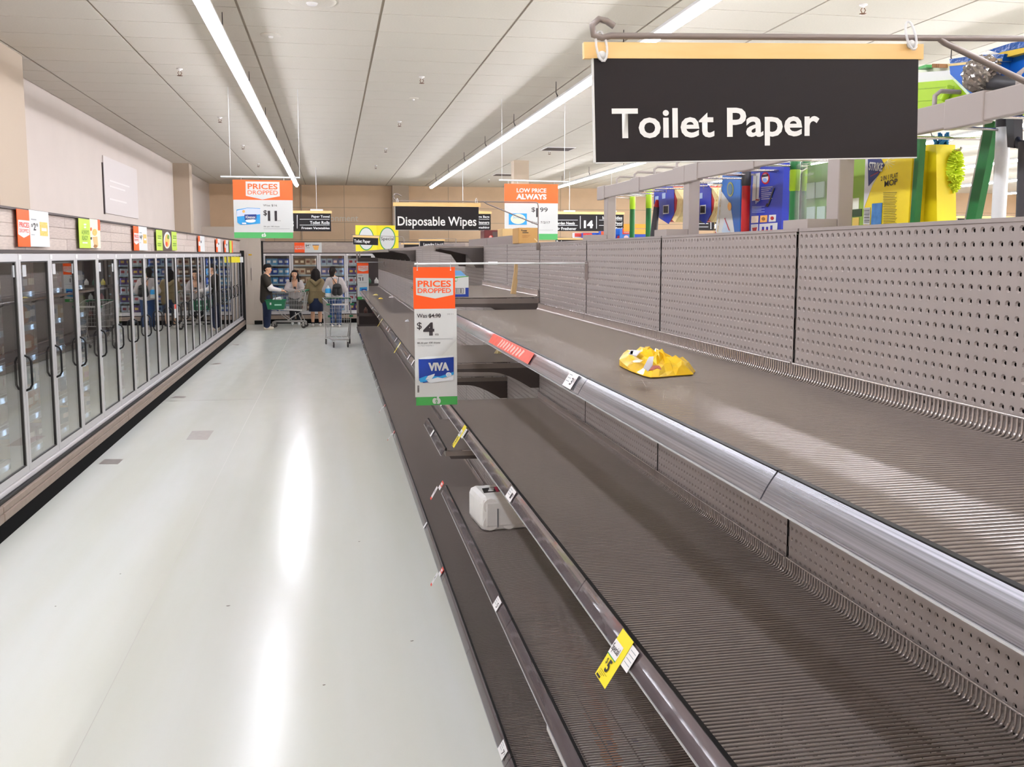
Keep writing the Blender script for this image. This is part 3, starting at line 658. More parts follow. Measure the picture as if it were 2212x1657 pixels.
# ------------------------------------------------------------------ end of the row
ye = gy(NB)
t = thing('end_shelving', 'dark end-of-aisle rack with posts and wire trays closing the shelving', 'shelving', (0.62, ye+0.02, 0))
for x in (0.0, 0.62):
    for y in (0.03, 0.62): MB().box(x-0.02, x+0.02, y-0.02, y+0.02, 0, 2.02 if y < 0.1 else 1.7).build('post', m_frame, t)
for z in (0.16, 0.45, 0.85, 1.2):
    b = MB()
    for k in range(14): b.box(0.0, 0.62, 0.04+0.042*k, 0.048+0.042*k, z, z+0.01)
    b.box(-0.02, 0.64, 0.0, 0.012, z-0.03, z+0.05); b.box(-0.02, -0.005, 0.0, 0.64, z-0.03, z+0.05); b.build('tray', m_brk, t)
MB().box(0.0, 0.62, 0.3, 0.31, 0.1, 1.9).build('divider', m_dark, t)
for i, (x, z, c) in enumerate([(0.1, 1.21, '#c7b93c'), (0.3, 1.21, '#3c6f52'), (0.48, 1.21, '#d8d4cc'), (0.15, 0.86, '#8a3030'), (0.4, 0.86, '#cfcfcf'), (0.2, 0.46, '#57382e'), (0.42, 0.46, '#703030')]):
    MB().lathe([(0.002, 0), (0.05, 0), (0.052, 0.1), (0.035, 0.14), (0.018, 0.15), (0.018, 0.18), (0.002, 0.18)], n=14).build('bottle', mat('bottle_'+c, c, 0.3), loc=(0.62+x, ye+0.17, z+0.002), label='small %s bottle on the end-of-aisle rack' % ('yellow', 'green', 'pale', 'dark red', 'light grey', 'brown', 'maroon')[i], cat='bottle', group='bottles on the end rack')
# ------------------------------------------------------------------ tickets in the channels
_u = Vector((CX0-CX1, 0, CZ0-CZ1)).normalized(); _n = Vector((-_u.z, 0, _u.x))
def chan_frame(Y, z):
    c = Vector(((CX0+CX1)/2, Y, z+(CZ0+CZ1)/2))+_n*0.0055
    M = Matrix(((0, -_n.x, _u.x, c.x), (-1, 0, 0, c.y), (0, -_n.z, _u.z, c.z), (0, 0, 0, 1))); return M
m_tw = mat('ticket_white', '#eceaea', 0.45); m_ty = mat('ticket_yellow', '#f4e02a', 0.45); m_tr = mat('ticket_red', '#e8402e', 0.45); m_tg = mat('ticket_print', '#9aa3a8', 0.6)
def ticket(px, py, z, kind, lab, w=0.062, price='5'):
    p = atX(px, py, (CX0+CX1)/2); t = thing('price_ticket', lab, 'price ticket', (0, 0, 0)); t.matrix_world = chan_frame(p.y, z); t['group'] = 'tickets on the shelf edges'
    if kind == 'white':
        plate(t, m_tw, -w/2, w/2, -0.021, 0.021, 0, 0.0006); lettering(price, m_ink, t, w*0.08, w*0.3, -0.012, 0.008, -0.0004, 0.02); lettering('50', m_ink, t, w*0.33, w*0.45, -0.002, 0.008, -0.0004)
        for k in range(3): plate(t, m_tg, -w*0.42, -w*0.05, 0.012-0.009*k, 0.014-0.009*k, -0.0004, 0.0003, 'print')
    if kind == 'special':
        plate(t, m_ty, -w/2, w/2, -0.09, 0.024, -0.002, 0.0006, 'tag'); plate(t, m_tw, -w*0.5, w*0.2, -0.035, -0.002, -0.003, 0.0005, 'band')
        lettering('Special', m_ink, t, -w*0.44, w*0.14, -0.03, -0.009, -0.0036, 0.005); lettering('$', m_ink, t, -w*0.3, -w*0.18, -0.056, -0.042, -0.0036); lettering(price, m_ink, t, -w*0.12, w*0.12, -0.068, -0.04, -0.0036, 0.03)
        plate(t, mat('sign_green_line', '#3f9a4a', 0.5), -w*0.5, w*0.2, -0.0375, -0.035, -0.003, 0.0005, 'rule')
        for k in range(3): plate(t, mat('ticket_olive', '#b5a51e', 0.5), -w*0.36, w*0.2-0.01*k, -0.072-0.004*k, -0.0705-0.004*k, -0.003, 0.0005, 'print')
        plate(t, m_ink, -w*0.4, -w*0.1, -0.088, -0.083, -0.003, 0.0005, 'barcode')
        plate(t, m_tw, w*0.35, w*1.05, -0.03, 0.018, -0.0005, 0.0006, 'shelf_label')
        for k in range(4): plate(t, m_tg, w*0.58, w*0.98, 0.008-0.009*k, 0.0095-0.009*k, -0.001, 0.0004, 'print')
    if kind == 'red':
        plate(t, m_tr, -w/2, w/2, -0.004, 0.024, -0.001, 0.0006, 'tag'); plate(t, m_tw, -w*0.3, w*0.3, 0.003, 0.015, -0.0018, 0.0005, 'print'); plate(t, m_tw, -w/2, w/2, -0.024, -0.004, -0.001, 0.0006, 'shelf_label')
        MB().prism([(-w*0.5, -0.02), (w*0.15, -0.02), (w*0.35, -0.085), (-w*0.3, -0.085)], -0.012, -0.0112).build('hanging_tag', m_tw, t); MB().prism([(-w*0.28, -0.085), (w*0.35, -0.085), (w*0.37, -0.098), (-w*0.26, -0.098)], -0.012, -0.0112).build('hanging_tag', m_tr, t)
        lettering('4', m_ink, t, -0.012, 0.002, -0.06, -0.035, -0.0128, 0.01)
    if kind == 'paper':
        plate(t, m_tw, -w*0.25, w*0.25, -0.022, 0.022, 0, 0.0006)
    return t
ticket(1350, 1416, L3, 'special', 'yellow special five dollar tag with a white label clipped on the middle shelf edge', 0.075)
ticket(1003, 958, L3, 'special', 'yellow special tag on the middle shelf edge above the small floating shelf', 0.07, '3')
ticket(1106, 1064, L3, 'white', 'white price label on the middle shelf edge above the toilet roll pack', 0.09, '1')
ticket(1076, 1307, L2, 'white', 'white price label alone on the lower shelf edge', 0.075, '5')
ticket(955, 1078, L2, 'red', 'red and white drooping tag on the lower shelf edge beside the toilet rolls', 0.07)
ticket(955, 1252, BASEZ, 'red', 'red and white torn tag on the base shelf edge below the drooping tag', 0.06)
ticket(1088, 1628, BASEZ, 'white', 'white price label alone on the base shelf edge', 0.09, '7')
ticket(1236, 822, L4, 'white', 'white three fifty label on the shiny top shelf edge', 0.085, '3')
ticket(935, 936, 0.90, 'paper', 'blank white label on the small floating shelf', 0.09)
ticket(920, 1143, BASEZ, 'paper', 'blank white paper slip wrapped over the base shelf edge', 0.07)
ticket(958, 884, L3, 'paper', 'white label on the middle shelf edge below the hanging price board', 0.08)
for (x, y) in [(851, 940), (831, 883)]: ticket(x, y, BASEZ, 'red', 'small torn red and white tag on the far base shelf edge', 0.05)
for (x, y) in [(806, 812), (812, 832), (817, 843), (792, 770), (782, 745), (785, 758), (777, 735)]: ticket(x, y, BASEZ, 'paper', 'small white clip on the far base shelf edge', 0.06)
for (x, y) in [(884, 762), (893, 785), (856, 732), (841, 714), (837, 708), (805, 671), (818, 688)]: ticket(x, y, L3, 'paper', 'small white label on the far middle shelf edge', 0.1)
for (x, y) in [(864, 750), (825, 698)]: ticket(x, y, L3, 'special', 'yellow tag hanging from the far middle shelf edge', 0.05, '5')
# red printed banner slipped into the bright top channel
p0, p1 = atX(1063, 732, (CX0+CX1)/2).y, atX(1150, 780, (CX0+CX1)/2).y
t = thing('channel_banner', 'red printed banner strip slipped into the shiny top shelf edge', 'banner', (0, 0, 0)); t.matrix_world = chan_frame((p0+p1)/2, L4); h = abs(p0-p1)/2
plate(t, mat('banner_red', '#e05545', 0.4, noise=0.15, scale=30), -h, h, -0.018, 0.02, 0, 0.0006)
m_bp = mat('banner_pink', '#eebfb6', 0.4)
for k in range(9):
    a = -h*0.5+h*0.13*k; poly(t, m_bp, [(a, -0.016+0.004*(k % 3)), (a+h*0.05, -0.014), (a+h*0.12, 0.012-0.005*(k % 2)), (a+h*0.06, 0.016)], -0.0006, 0.0005, 'print')
# ================================================================== loose goods left on the shelves
def crumple(name, outline, zs, zc, m, seed, rings=6, amp=0.012, **k):
    """crumpled film: outline of world points, centre height zc"""
    rnd = random.Random(seed); P = [Vector(p) for p in outline]; c = sum(P, Vector())/len(P); c.z = zc
    Q = []
    for i in range(len(P)):
        for s in range(3): Q.append(P[i].lerp(P[(i+1) % len(P)], s/3))
    n = len(Q); vs = [c]; fs = []
    for r in range(1, rings+1):
        t = r/rings
        for q in Q:
            p = c.lerp(q, t); p.z = q.z*t**2+c.z*(1-t**2)+(rnd.uniform(-amp, amp) if r < rings else 0); p.x += rnd.uniform(-.004, .004); p.y += rnd.uniform(-.004, .004); p.z = max(p.z, zs+0.004); vs.append(p)
    base = [(v.x, v.y, zs+0.003) for v in vs[-n:]]
    fs += [(0, 1+i, 1+(i+1) % n) for i in range(n)]
    for r in range(rings-1):
        o = 1+r*n; fs += [(o+i, o+n+i, o+n+(i+1) % n, o+(i+1) % n) for i in range(n)]
    o = 1+(rings-1)*n; vs += base; fs += [(o+i, o+n+i, o+n+(i+1) % n, o+(i+1) % n) for i in range(n)]; fs.append(tuple(range(o+2*n-1, o+n-1, -1)))
    b = MB(); b.add(vs, fs); return b.build(name, m, **k), c
zt = L4+0.003
ol = [atZ(1337, 776, zt+0.02), atZ(1346, 762, zt+0.03), atZ(1395, 757, zt+0.035), atZ(1425, 773, zt+0.03), atZ(1440, 783, zt+0.02), atZ(1500, 798, zt+0.006), atZ(1496, 808, zt+0.004), atZ(1462, 811, zt+0.004), atZ(1405, 815, zt+0.004), atZ(1362, 800, zt+0.006)]
bag, bc = crumple('plastic_bag', ol, zt, zt+0.05, mat('bag_film_yellow', '#f6cf1c', 0.22, col2='#eebb10', scale=25), 3, label='crumpled bright yellow plastic bag lying on the top shelf', cat='bag')
def bagpatch(pxs, m, name='print'):
    ps = [atZ(x, y, zt+0.05) for x, y in pxs]; MB().add([(p.x, p.y, p.z) for p in ps]+[(p.x, p.y, p.z+0.0015) for p in ps], [tuple(range(len(ps))), tuple(range(2*len(ps)-1, len(ps)-1, -1))]+[(i, (i+1) % len(ps), len(ps)+(i+1) % len(ps), len(ps)+i) for i in range(len(ps))]).build(name, m, bag)
m_silver = mat('bag_silver', '#c9c6cf', 0.3)
bagpatch([(1358, 764), (1364, 757), (1385, 759), (1374, 771)], m_silver); bagpatch([(1360, 766), (1363, 759), (1368, 759), (1366, 767)], mat('bag_barcode', '#8b8a94', 0.4))
bagpatch([(1390, 795), (1402, 772), (1412, 771), (1410, 790), (1400, 803)], m_silver); bagpatch([(1402, 801), (1410, 791), (1424, 791), (1429, 799), (1420, 796), (1410, 800)], mat('bag_redprint', '#b6503c', 0.4))
# pack of toilet rolls on the lower shelf
z = L2+0.003
fl_, fr_, bl_ = atZ(1040, 1151, z), atZ(1139, 1143, z), atZ(1007, 1118, z)
ux = (fr_-fl_).normalized(); L = (fr_-fl_).length+0.05; uy = (bl_-fl_); Wd = uy.length; uy.normalize()
t = thing('toilet_roll_pack', 'white wrapped pack of toilet rolls with a black and pink label on the lower shelf', 'toilet rolls', fl_); t.rotation_euler = (0, 0, math.atan2(ux.y, ux.x))
Hh = 0.165; b = MB(); nx = 3
b.bbox(0, L, 0, Wd, 0, Hh, 0.03); body = b.build('wrapping', mat('white_film', '#eceae6', 0.3, bump=0.25, scale=18, noise=0.03), t)
for k in range(3):
    for j in range(2):
        MB().tube([(L*(k+0.5)/3, -0.001+0.004, Hh*(j+0.5)/2), (L*(k+0.5)/3, Wd-0.003, Hh*(j+0.5)/2)], Hh/4.6, 18).build('roll', mat('paper_white', '#efece8', 0.8), t)
MB().box(L*0.28, L*0.3, -0.0025, 0.0, 0.02, 0.11).build('seam', mat('wrap_seam', '#6f6f72', 0.5), t)
plate_m = [('#191718', [(0.25, 0.35), (0.62, 0.4), (1.0, 0.62), (1.0, 0.78), (0.3, 0.68)], 0), ('#e0426a', [(0.5, 0.36), (0.56, 0.37), (0.62, 0.72), (0.56, 0.71)], 1), ('#efecea', [(0.36, 0.45), (0.47, 0.45), (0.5, 0.53), (0.4, 0.55)], 1), ('#efecea', [(0.62, 0.45), (0.74, 0.5), (0.78, 0.58), (0.66, 0.55)], 1), ('#1f4a44', [(0.8, 0.56), (1.0, 0.6), (1.0, 0.72), (0.86, 0.7)], 1), ('#efecea', [(0.42, 0.58), (0.52, 0.58), (0.54, 0.66), (0.44, 0.66)], 1), ('#d8d0cc', [(0.66, 0.6), (0.82, 0.62), (0.84, 0.69), (0.68, 0.68)], 1)]
for c, pts, ly in plate_m: MB().prism([((a-0.1)*L*0.9, q*Wd) for a, q in pts], Hh-0.0005+0.0012*ly, Hh+0.0008+0.0012*ly, 'XY').build('label', mat('packprint_'+c, c, 0.35), t)
# white and orange pack lying on the base shelf, seen through the wires above
t = thing('paper_towel_pack', 'white pack with orange and blue print on the base shelf under the wires', 'paper towels', (0.76, 2.45, BASEZ+0.004))
MB().bbox(0, 0.3, 0, 0.95, 0, 0.21, 0.045).build('wrapping', mat('white_film2', '#f0eeec', 0.35, bump=0.2, scale=12), t)
for k in range(8): MB().prism([(0.05+0.006*k, 0.06+0.09*k), (0.105+0.008*k, 0.07+0.09*k), (0.09+0.01*k, 0.15+0.09*k), (0.045+0.006*k, 0.14+0.09*k)], 0.2095, 0.2115, 'XY').build('print', mat('print_bright_orange', '#f08019', 0.4), t)
for k in range(9): MB().prism([(0.04+0.022*k, 0.06+0.13*(k % 4)), (0.058+0.022*k, 0.06+0.13*(k % 4)), (0.058+0.022*k, 0.085+0.13*(k % 4)), (0.04+0.022*k, 0.085+0.13*(k % 4))], 0.2105, 0.2125, 'XY').build('print', mat('print_indigo', '#2c2a78', 0.4), t)
# torn white carton and the split board on the raised top shelf
z = 1.757+0.004; a, c = atZ(985, 641, z), atZ(1020, 640, z)
t = thing('tissue_carton', 'torn open white carton with green swoosh, blue base and barcode on the raised shelf', 'carton', ((a.x+c.x)/2-0.06, a.y, z)); w = 0.15; h = 0.115
MB().box(-w, w*0.55, 0, 0.003, 0, h).box(-w, w*0.55, 0.1, 0.103, 0, h).box(-w, -w+0.003, 0.003, 0.1, 0, h*0.95).box(w*0.55-0.003, w*0.55, 0.003, 0.1, 0, h*0.98).box(-w, w*0.55, 0.003, 0.1, 0, 0.003).build('box', m_sw, t)
plate(t, mat('carton_blue', '#1d3f9e', 0.4), -w, w*0.55, 0, 0.014, -0.001, 0.001, 'band'); plate(t, mat('carton_blue', '#1d3f9e', 0.4), w*0.43, w*0.55, 0.0, 0.05, -0.0013, 0.001, 'band')
poly(t, mat('carton_green', '#3f9a45', 0.4), [(-w, h*0.78), (-w*0.3, h*0.86), (w*0.55, h*0.97), (w*0.55, h), (-w, h*0.9)], -0.001, 0.001, 'swoosh')
disc(t, mat('carton_green', '#3f9a45', 0.4), 0.01, h*0.84, 0.012, 0.012, -0.002, 0.001); disc(t, m_sw, 0.013, h*0.835, 0.008, 0.008, -0.003, 0.001)
plate(t, m_ink, -w*0.42, w*0.36, 0.018, 0.048, -0.0013, 0.001, 'barcode'); plate(t, m_sw, -w*0.4, w*0.34, 0.02, 0.046, -0.002, 0.001, 'barcode')
for k in range(16): plate(t, [m_ink, m_grey][k % 2], -w*0.38+k*0.0067, -w*0.38+k*0.0067+0.0025+0.001*(k % 3), 0.021, 0.045, -0.0028, 0.001, 'barcode_bar')
MB().prism([(-w*0.9, h), (-w*0.3, h+0.012), (0.0, h+0.03), (w*0.3, h+0.028), (w*0.5, h)], 0.04, 0.07).build('torn_film', mat('film_blue', '#6fa8dc', 0.3), t)
z = 1.757+0.004; bt = atZ(1110, 645, z)
t = thing('split_board', 'pale split wooden board standing on the raised shelf against the panel', 'board', (1.06, atX(1110, 645, 1.06).y, z)); t.rotation_euler = (0, math.radians(4), 0)
MB().prism([(-0.03, 0), (0.022, 0), (0.026, 0.08), (0.03, 0.14), (0.02, 0.16), (0.024, 0.24), (0.018, 0.31), (0.0, 0.315), (-0.012, 0.3), (-0.012, 0.22), (-0.02, 0.12)], 0, 0.016).build('plank', mat('raw_pine', '#e2c595', 0.6, col2='#d4b27c', scale=7, stretch=(14, 14, 1.5)), t)
t.scale = (0.6, 1, 0.58)
# scraps of paper
for (x, y, z, c, w, lab) in [(812, 638, L3, '#e6d27a', 0.12, 'yellow scrap of packaging on the far middle shelf'), (823, 646, L3, '#e3c24e', 0.09, 'thin yellow strip of paper on the far middle shelf'), (846, 643, L3, '#d9cfcf', 0.1, 'crumpled pinkish paper by the back of the far middle shelf'), (880, 695, L3, '#e4e4ea', 0.06, 'small white scrap on the far middle shelf'), (1076, 764, 1.393, '#e0cf9a', 0.05, 'curled cream paper scrap on the short raised shelf'), (1035, 1030, BASEZ, '#d6a33a', 0.04, 'orange scrap against the back of the base shelf')]:
    p = atZ(x, y, z+0.004); r = w/2
    crumple('paper_scrap', [(p.x+r*math.cos(a)*(1.2 if k % 2 else 0.8), p.y+r*math.sin(a), z+0.006) for k, a in enumerate([2*math.pi*q/7 for q in range(7)])], z+0.003, z+0.03, mat('scrap_'+c, c, 0.6), int(x), 3, 0.006, label=lab, cat='paper')
# cardboard cartons on top of the shelving
m_card = mat('cardboard', '#b98f52', 0.7, noise=0.05, scale=6); m_card2 = mat('cardboard_pale', '#cdae78', 0.7, noise=0.05, scale=6)
a = atX(1122, 525, 1.16); c = atX(1165, 523, 1.16)
def carton(px0, px1, ytop, ybot, X, m, lab, deep=0.2):
    Y = atX(px1, ybot, X).y; p0, p1 = atY(px0, ybot, Y), atY(px1, ybot, Y); h = atY((px0+px1)/2, ytop, Y).z-2.063
    t = thing('cardboard_carton', lab, 'carton', (p0.x, Y, 2.063)); w = p1.x-p0.x
    MB().bbox(0, w, 0, deep, 0, h, 0.003).build('box', m, t); MB().box(w*0.42, w*0.58, -0.001, deep, h-0.0005, h+0.001).build('tape', mat('parcel_tape', '#c9a468', 0.3), t)
    return t, w, h
t, w, h = carton(1120, 1163, 492, 526, 1.26, m_card, 'brown cardboard carton with black print standing on top of the shelving')
for k in range(2): plate(t, m_ink, w*.2, w*(.5-.08*k), h*(.66+.12*k), h*(.71+.12*k), -0.0012, 0.001, 'print')
for k in range(3): plate(t, m_brown, w*.18, w*(.6-.06*k), h*(.5-.06*k), h*(.52-.06*k), -0.0012, 0.001, 'print')
disc(t, m_ink, w*.16, h*.84, w*.03, h*.04, -0.001, 0.0008)
poly(t, mat('parcel_tape_clear', '#d8c59a', 0.2), [(w*.78, h*.3), (w*.82, h*.32), (w, h*.1), (w, h*.02)], -0.0012, 0.001, 'tape')
t, w, h = carton(1085, 1121, 494, 512, 1.33, m_card2, 'pale cardboard carton behind the brown one on top of the shelving')
t, w, h = carton(1046, 1076, 497, 516, 1.33, mat('carton_dark_red', '#5c1418', 0.4), 'dark red carton with pictured red fruit on top of the shelving')
disc(t, mat('fruit_red', '#b8302c', 0.3), w*.5, h*.45, w*.2, h*.22, -0.001, 0.0008, name='picture'); disc(t, mat('fruit_light', '#e3a79c', 0.3), w*.45, h*.55, w*.09, h*.1, -0.002, 0.0008, name='picture'); plate(t, m_dk, w*.6, w*.95, h*.05, h*.9, -0.001, 0.0008, 'picture')
# ================================================================== hanging signs
m_wood = mat('sign_birch', '#f0cd90', 0.45, col2='#e8bd74', scale=3, stretch=(1.5, 8, 10)); m_blk = mat('sign_black', '#1b1618', 0.6, spec=0.3); m_txt = mat('sign_letter_white', '#e9ebe9', 0.5)
m_rod = mat('grey_rod', '#8a807c', 0.4, metal=0.3); m_ring = glass_mat('clear_ring', '#f4f6f8', 0.15, 1.5, haze=0.5)
def arm_sign(Y, wood, board, words, box, lab, bold, roll=0.0, post=None):
    cx, cy = (wood[0]+wood[2])/2, (wood[1]+board[3])/2
    s = Board('aisle_flag_sign', lab, 'sign', 'Y', Y, (cx, cy), 'category signs on wire arms', eps=0.0006 if Y < 3 else 0.0015)
    s.panel(wood, m_wood, 1, t=0.008+0.0006, name='wooden_batten'); s.panel(board, m_blk, 0, t=0.004)
    e = s.rc(board); plate(s.root, m_sw, e[0]-0.0022, e[0], e[2], e[3], -0.0002, 0.0042, 'board_edge'); plate(s.root, m_sw, e[0], e[1], e[2]-0.0015, e[2], -0.0002, 0.0042, 'board_edge')
    if words: s.text(words, box, m_txt, 1, bold)
    if post is not None:
        a = s.pt(post, wood[1]); MB().tube([(s.pt(wood[0], wood[1])[0], 0.008, a[1]+0.01), (a[0], 0.008, a[1]+0.01), (a[0], 0.008, -s.o3.z)], 0.007, 6).build('rod', m_rod, s.root)
    s.root.rotation_euler = (0, math.radians(-roll), 0)
    return s
s = arm_sign(gy(0), (1265, 93, 1998, 127), (1284, 127, 1982, 345), 'Toilet Paper', (1320, 230, 1768, 313), 'large black sign reading Toilet Paper under a wooden batten on a wire arm', 0.02, 1.9)
for x in (1301, 1967):
    a = s.pt(x, 110); r = MB(); 
    r.tube([(a[0]+0.007*math.cos(q), -0.004+0.012*math.sin(q)*0.6, a[1]+0.012+0.02*math.sin(q)) for q in [2*math.pi*k/14 for k in range(14)]], 0.0016, 6, closed=True); r.build('hanging_ring', m_ring, s.root)
    MB().lathe([(0.001, -0.004), (0.006, -0.003), (0.006, 0.0), (0.001, 0.0)], (a[0], -0.003, a[1]), 12, 'Y').build('rivet', m_sw, s.root)
def wire_arm(Y, tip, brace_top, brace_bot, post, lab, r=0.0045, roll=1.7):
    """tip/brace/post given as pixels on the plane Y"""
    a = atY(*tip, Y); b = atY(*brace_top, Y); c = atY(*brace_bot, Y); d = atY(*post, Y)
    t = thing('sign_arm', lab, 'sign arm', (d.x, Y, 2.05), 0, 'wire arms of the category signs'); o = Vector((d.x, Y, 2.05))
    hook = [a+Vector((0.02, 0, 0.035)), a+Vector((0.0, 0, 0.05)), a+Vector((-0.012, 0, 0.04)), a+Vector((-0.016, 0, 0.022)), a+Vector((-0.008, 0, 0.006)), a+Vector((0.006, 0, 0))]
    hook[0] = a+Vector((0.028, 0, 0.026)); hook[1] = a+Vector((0.006, 0, 0.038)); hook[2] = a+Vector((-0.008, 0, 0.036))
    MB().tube([p-o for p in hook]+[Vector((d.x-0.02, Y, d.z))-o, Vector((d.x-0.005, Y, d.z-0.004))-o, Vector((d.x, Y, d.z-0.02))-o, Vector((0, 0, -0.02))], r, 10).build('rod', m_rod, t)
    MB().tube([b-o+Vector((0, -0.002, 0)), b.lerp(c, 0.06)-o+Vector((0, -2*r, -0.004)), Vector((d.x, Y, c.z))-o], r, 10).build('brace', m_rod, t)
    MB().box(-0.012, 0.03, -0.01, 0.01, -0.03, 0.012).build('socket', m_frame, t)
    return t
k = atY(1163, 437, gy(4)).x
d1 = atY(1163, 437, gy(4))
# the two arms are alike: carry the far one's offsets over to the near one
far_tip, far_b, far_c = atY(856, 434, gy(4)), atY(1045, 436, gy(4)), atY(1162, 486, gy(4))
wire_arm(gy(4), (856, 434), (1045, 436), (1162, 486), (1163, 437), 'thin wire arm with a brace holding the disposable wipes sign', 0.0035)
Y0_ = gy(0); a = atY(1310, 70, Y0_); b = atY(2030, 84, Y0_); c2 = atY(2212, 172, Y0_)
slope = (c2.z-b.z)/(c2.x-b.x)
t = thing('sign_arm', 'grey wire arm with hooked tip and brace holding the large toilet paper sign', 'sign arm', (d1.x, Y0_, 2.05), 0, 'wire arms of the category signs'); o = Vector((d1.x, Y0_, 2.05)); r = 0.0042
rise = (atY(2212, 83, Y0_).z-a.z)/(atY(2212, 83, Y0_).x-a.x); zt_ = a.z+rise*(d1.x-a.x)
hook = [a+Vector((0.010, 0, 0.008)), a+Vector((0.0, 0, 0.014)), a+Vector((-0.010, 0, 0.016)), a+Vector((-0.019, 0, 0.008)), a+Vector((-0.017, 0, -0.004)), a+Vector((-0.006, 0, -0.007)), a+Vector((0.006, 0, -0.004))]
MB().tube([p-o for p in hook]+[Vector((d1.x-0.025, Y0_, zt_))-o, Vector((d1.x-0.006, Y0_, zt_-0.004))-o, Vector((d1.x, Y0_, zt_-0.025))-o, Vector((0, 0, -0.02))], r, 12).build('rod', m_rod, t)
MB().tube([b-o, Vector((b.x+0.008, Y0_, b.z-0.005))-o, Vector((d1.x-0.004, Y0_, b.z+slope*(d1.x-b.x)))-o], r, 12).build('brace', m_rod, t)
MB().box(-0.012, 0.03, -0.01, 0.01, -0.03, 0.012).build('socket', m_frame, t)
s = arm_sign(gy(4)-0.01, (849, 438, 1038, 446), (854, 446.5, 1034, 497), 'Disposable Wipes', (859, 468, 1029, 494), 'black sign reading Disposable Wipes under a wooden batten', 0.016)
for x in (858, 1029):
    a = s.pt(x, 441); MB().tube([(a[0]+0.005*math.cos(q), 0.004, a[1]+0.012+0.018*math.sin(q)) for q in [2*math.pi*k/12 for k in range(12)]], 0.002, 5, closed=True).build('hanging_ring', m_ring, s.root)
s = arm_sign(17.8, (762, 509, 819, 513.5), (763, 513.5, 817, 529), 'Toilet Paper', (765, 518, 800, 527), 'small far black sign reading Toilet Paper in front of the yellow Special board', 0.02, -2.0)
a = s.pt(819, 511)
MB().tube([(a[0]-0.5, 0.006, a[1]+0.02), (a[0]+0.42, 0.006, a[1]+0.02), (a[0]+0.45, 0.006, a[1]-0.02), (a[0]+0.45, 0.006, a[1]-0.32)], 0.005, 6).build('rod', m_rod, s.root)
s = arm_sign(17.0, (905, 517, 961, 520.5), (907, 520.5, 959, 532), 'Laundry Liquid', (915, 525, 957, 533), 'far black sign reading Laundry Liquid above the shelving top', 0.02, post=985)
s = arm_sign(19.0, (866, 525, 905, 528), (872, 528, 905, 542), None, None, 'partly hidden black sign with wooden batten beyond the shelving', 0.0, post=930)
s = arm_sign(15.0, (1195, 514, 1264, 518), (1200, 518, 1262, 540), 'Bathroom', (1202, 519.5, 1233, 527), 'black sign reading Bathroom in the next aisle', 0.02, post=1236)
s = arm_sign(15.5, (1368, 505, 1424, 509), (1372, 509, 1420, 532), 'Bins', (1384, 516, 1400, 523), 'black sign half hidden behind the green handled mops', 0.02, post=1440)
s = arm_sign(14.0, (2063, 467, 2190, 472), (2068, 472, 2186, 495), None, None, 'far black sign with wooden batten behind the white mop handle', 0.0, post=2200)
s = arm_sign(17.0, (2026, 479, 2078, 483), (2030, 483, 2074, 500), None, None, 'far black sign with wooden batten beside the yellow duster', 0.0, post=2090)
# ------------------------------------------------------------------ hanging price boards
m_tube_w = mat('white_rod', '#e6e9ea', 0.3); m_vb = mat('pack_blue', '#0d3fa5', 0.35, col2='#0a2f86', scale=4); m_vl = mat('pack_light_blue', '#2c9fe0', 0.35); m_vw = mat('pack_white', '#e8edf2', 0.35); m_sgr = mat('sign_green_deep', '#46a652', 0.35)
def apple(s, cx, cy, r, lay=2):
    s.disc(cx-r*0.45, cy, r*0.6, r*0.75, m_sw, lay, 'logo'); s.disc(cx+r*0.45, cy, r*0.6, r*0.75, m_sw, lay+1, 'logo')
    s.poly([(cx, cy-r*0.7), (cx+r*0.15, cy-r*1.1), (cx+r*0.75, cy-r*1.2), (cx+r*0.55, cy-r*0.75)], m_sw, lay, 'logo'); s.disc(cx, cy+r*0.05, r*0.28, r*0.42, m_sgr, lay+2, 'logo'); s.disc(cx, cy+r*0.05, r*0.1, r*0.22, m_sw, lay+3, 'logo')
YV = gy(3)-0.02
s = Board('hanging_price_board', 'tall orange, white and green prices dropped board with a blue paper towel pack', 'sign', 'Y', YV, (940, 725), 'hanging price boards', eps=0.0009)
s.panel((893, 577, 983, 667), m_or, 0, t=0.002, name='orange_panel'); s.panel((896, 667, 987, 857), m_sw, 0, t=0.002, name='white_panel'); s.panel((899, 857, 988, 875), m_sgr, 0, t=0.002, name='green_panel')
s.poly([(898, 600.5), (978.5, 601), (979, 637), (940, 645), (899, 637)], m_sw, 1, 'arrow')
s.text('PRICES', (902, 606, 974, 620), m_or, 2, 0.025); s.text('DROPPED', (902, 622.5, 974, 633), m_or, 2, 0.016)
s.text('Was $4.90', (900.5, 677.5, 952, 687.5), m_ink, 2, 0.012); s.line(924, 682.5, 952, 681, 1.0, m_ink, 3)
s.text('$', (900.5, 696, 911, 713), m_ink, 2, 0.01); s.text('4', (914, 696.5, 938, 725), m_ink, 2, 0.04); s.text('ea', (940, 720.5, 947.5, 724.5), m_ink, 2)
s.line(902, 732, 978, 732, 0.6, m_grey, 2); s.text('$2.22 per 100 sheets', (901.5, 738.5, 951, 743.5), m_ink, 2, 0.008); s.text('Viva Paper Towel Pk 3', (902, 745.5, 936, 748.5), m_grey, 2); s.text('30/11', (966, 677, 979, 680), m_grey, 2)
s.poly([(953, 772), (986, 735), (986, 772)], mat('sign_pale_grey', '#dfe2de', 0.4), 1, 'print')
s.poly([(904, 775), (930, 771), (980, 769.5), (980, 804), (965, 812), (940, 823), (915, 827), (905, 822)], m_vb, 2, 'picture'); s.poly([(904, 774), (922, 770.5), (979, 768), (980, 771), (925, 775.5), (905, 776)], m_vw, 3, 'picture')
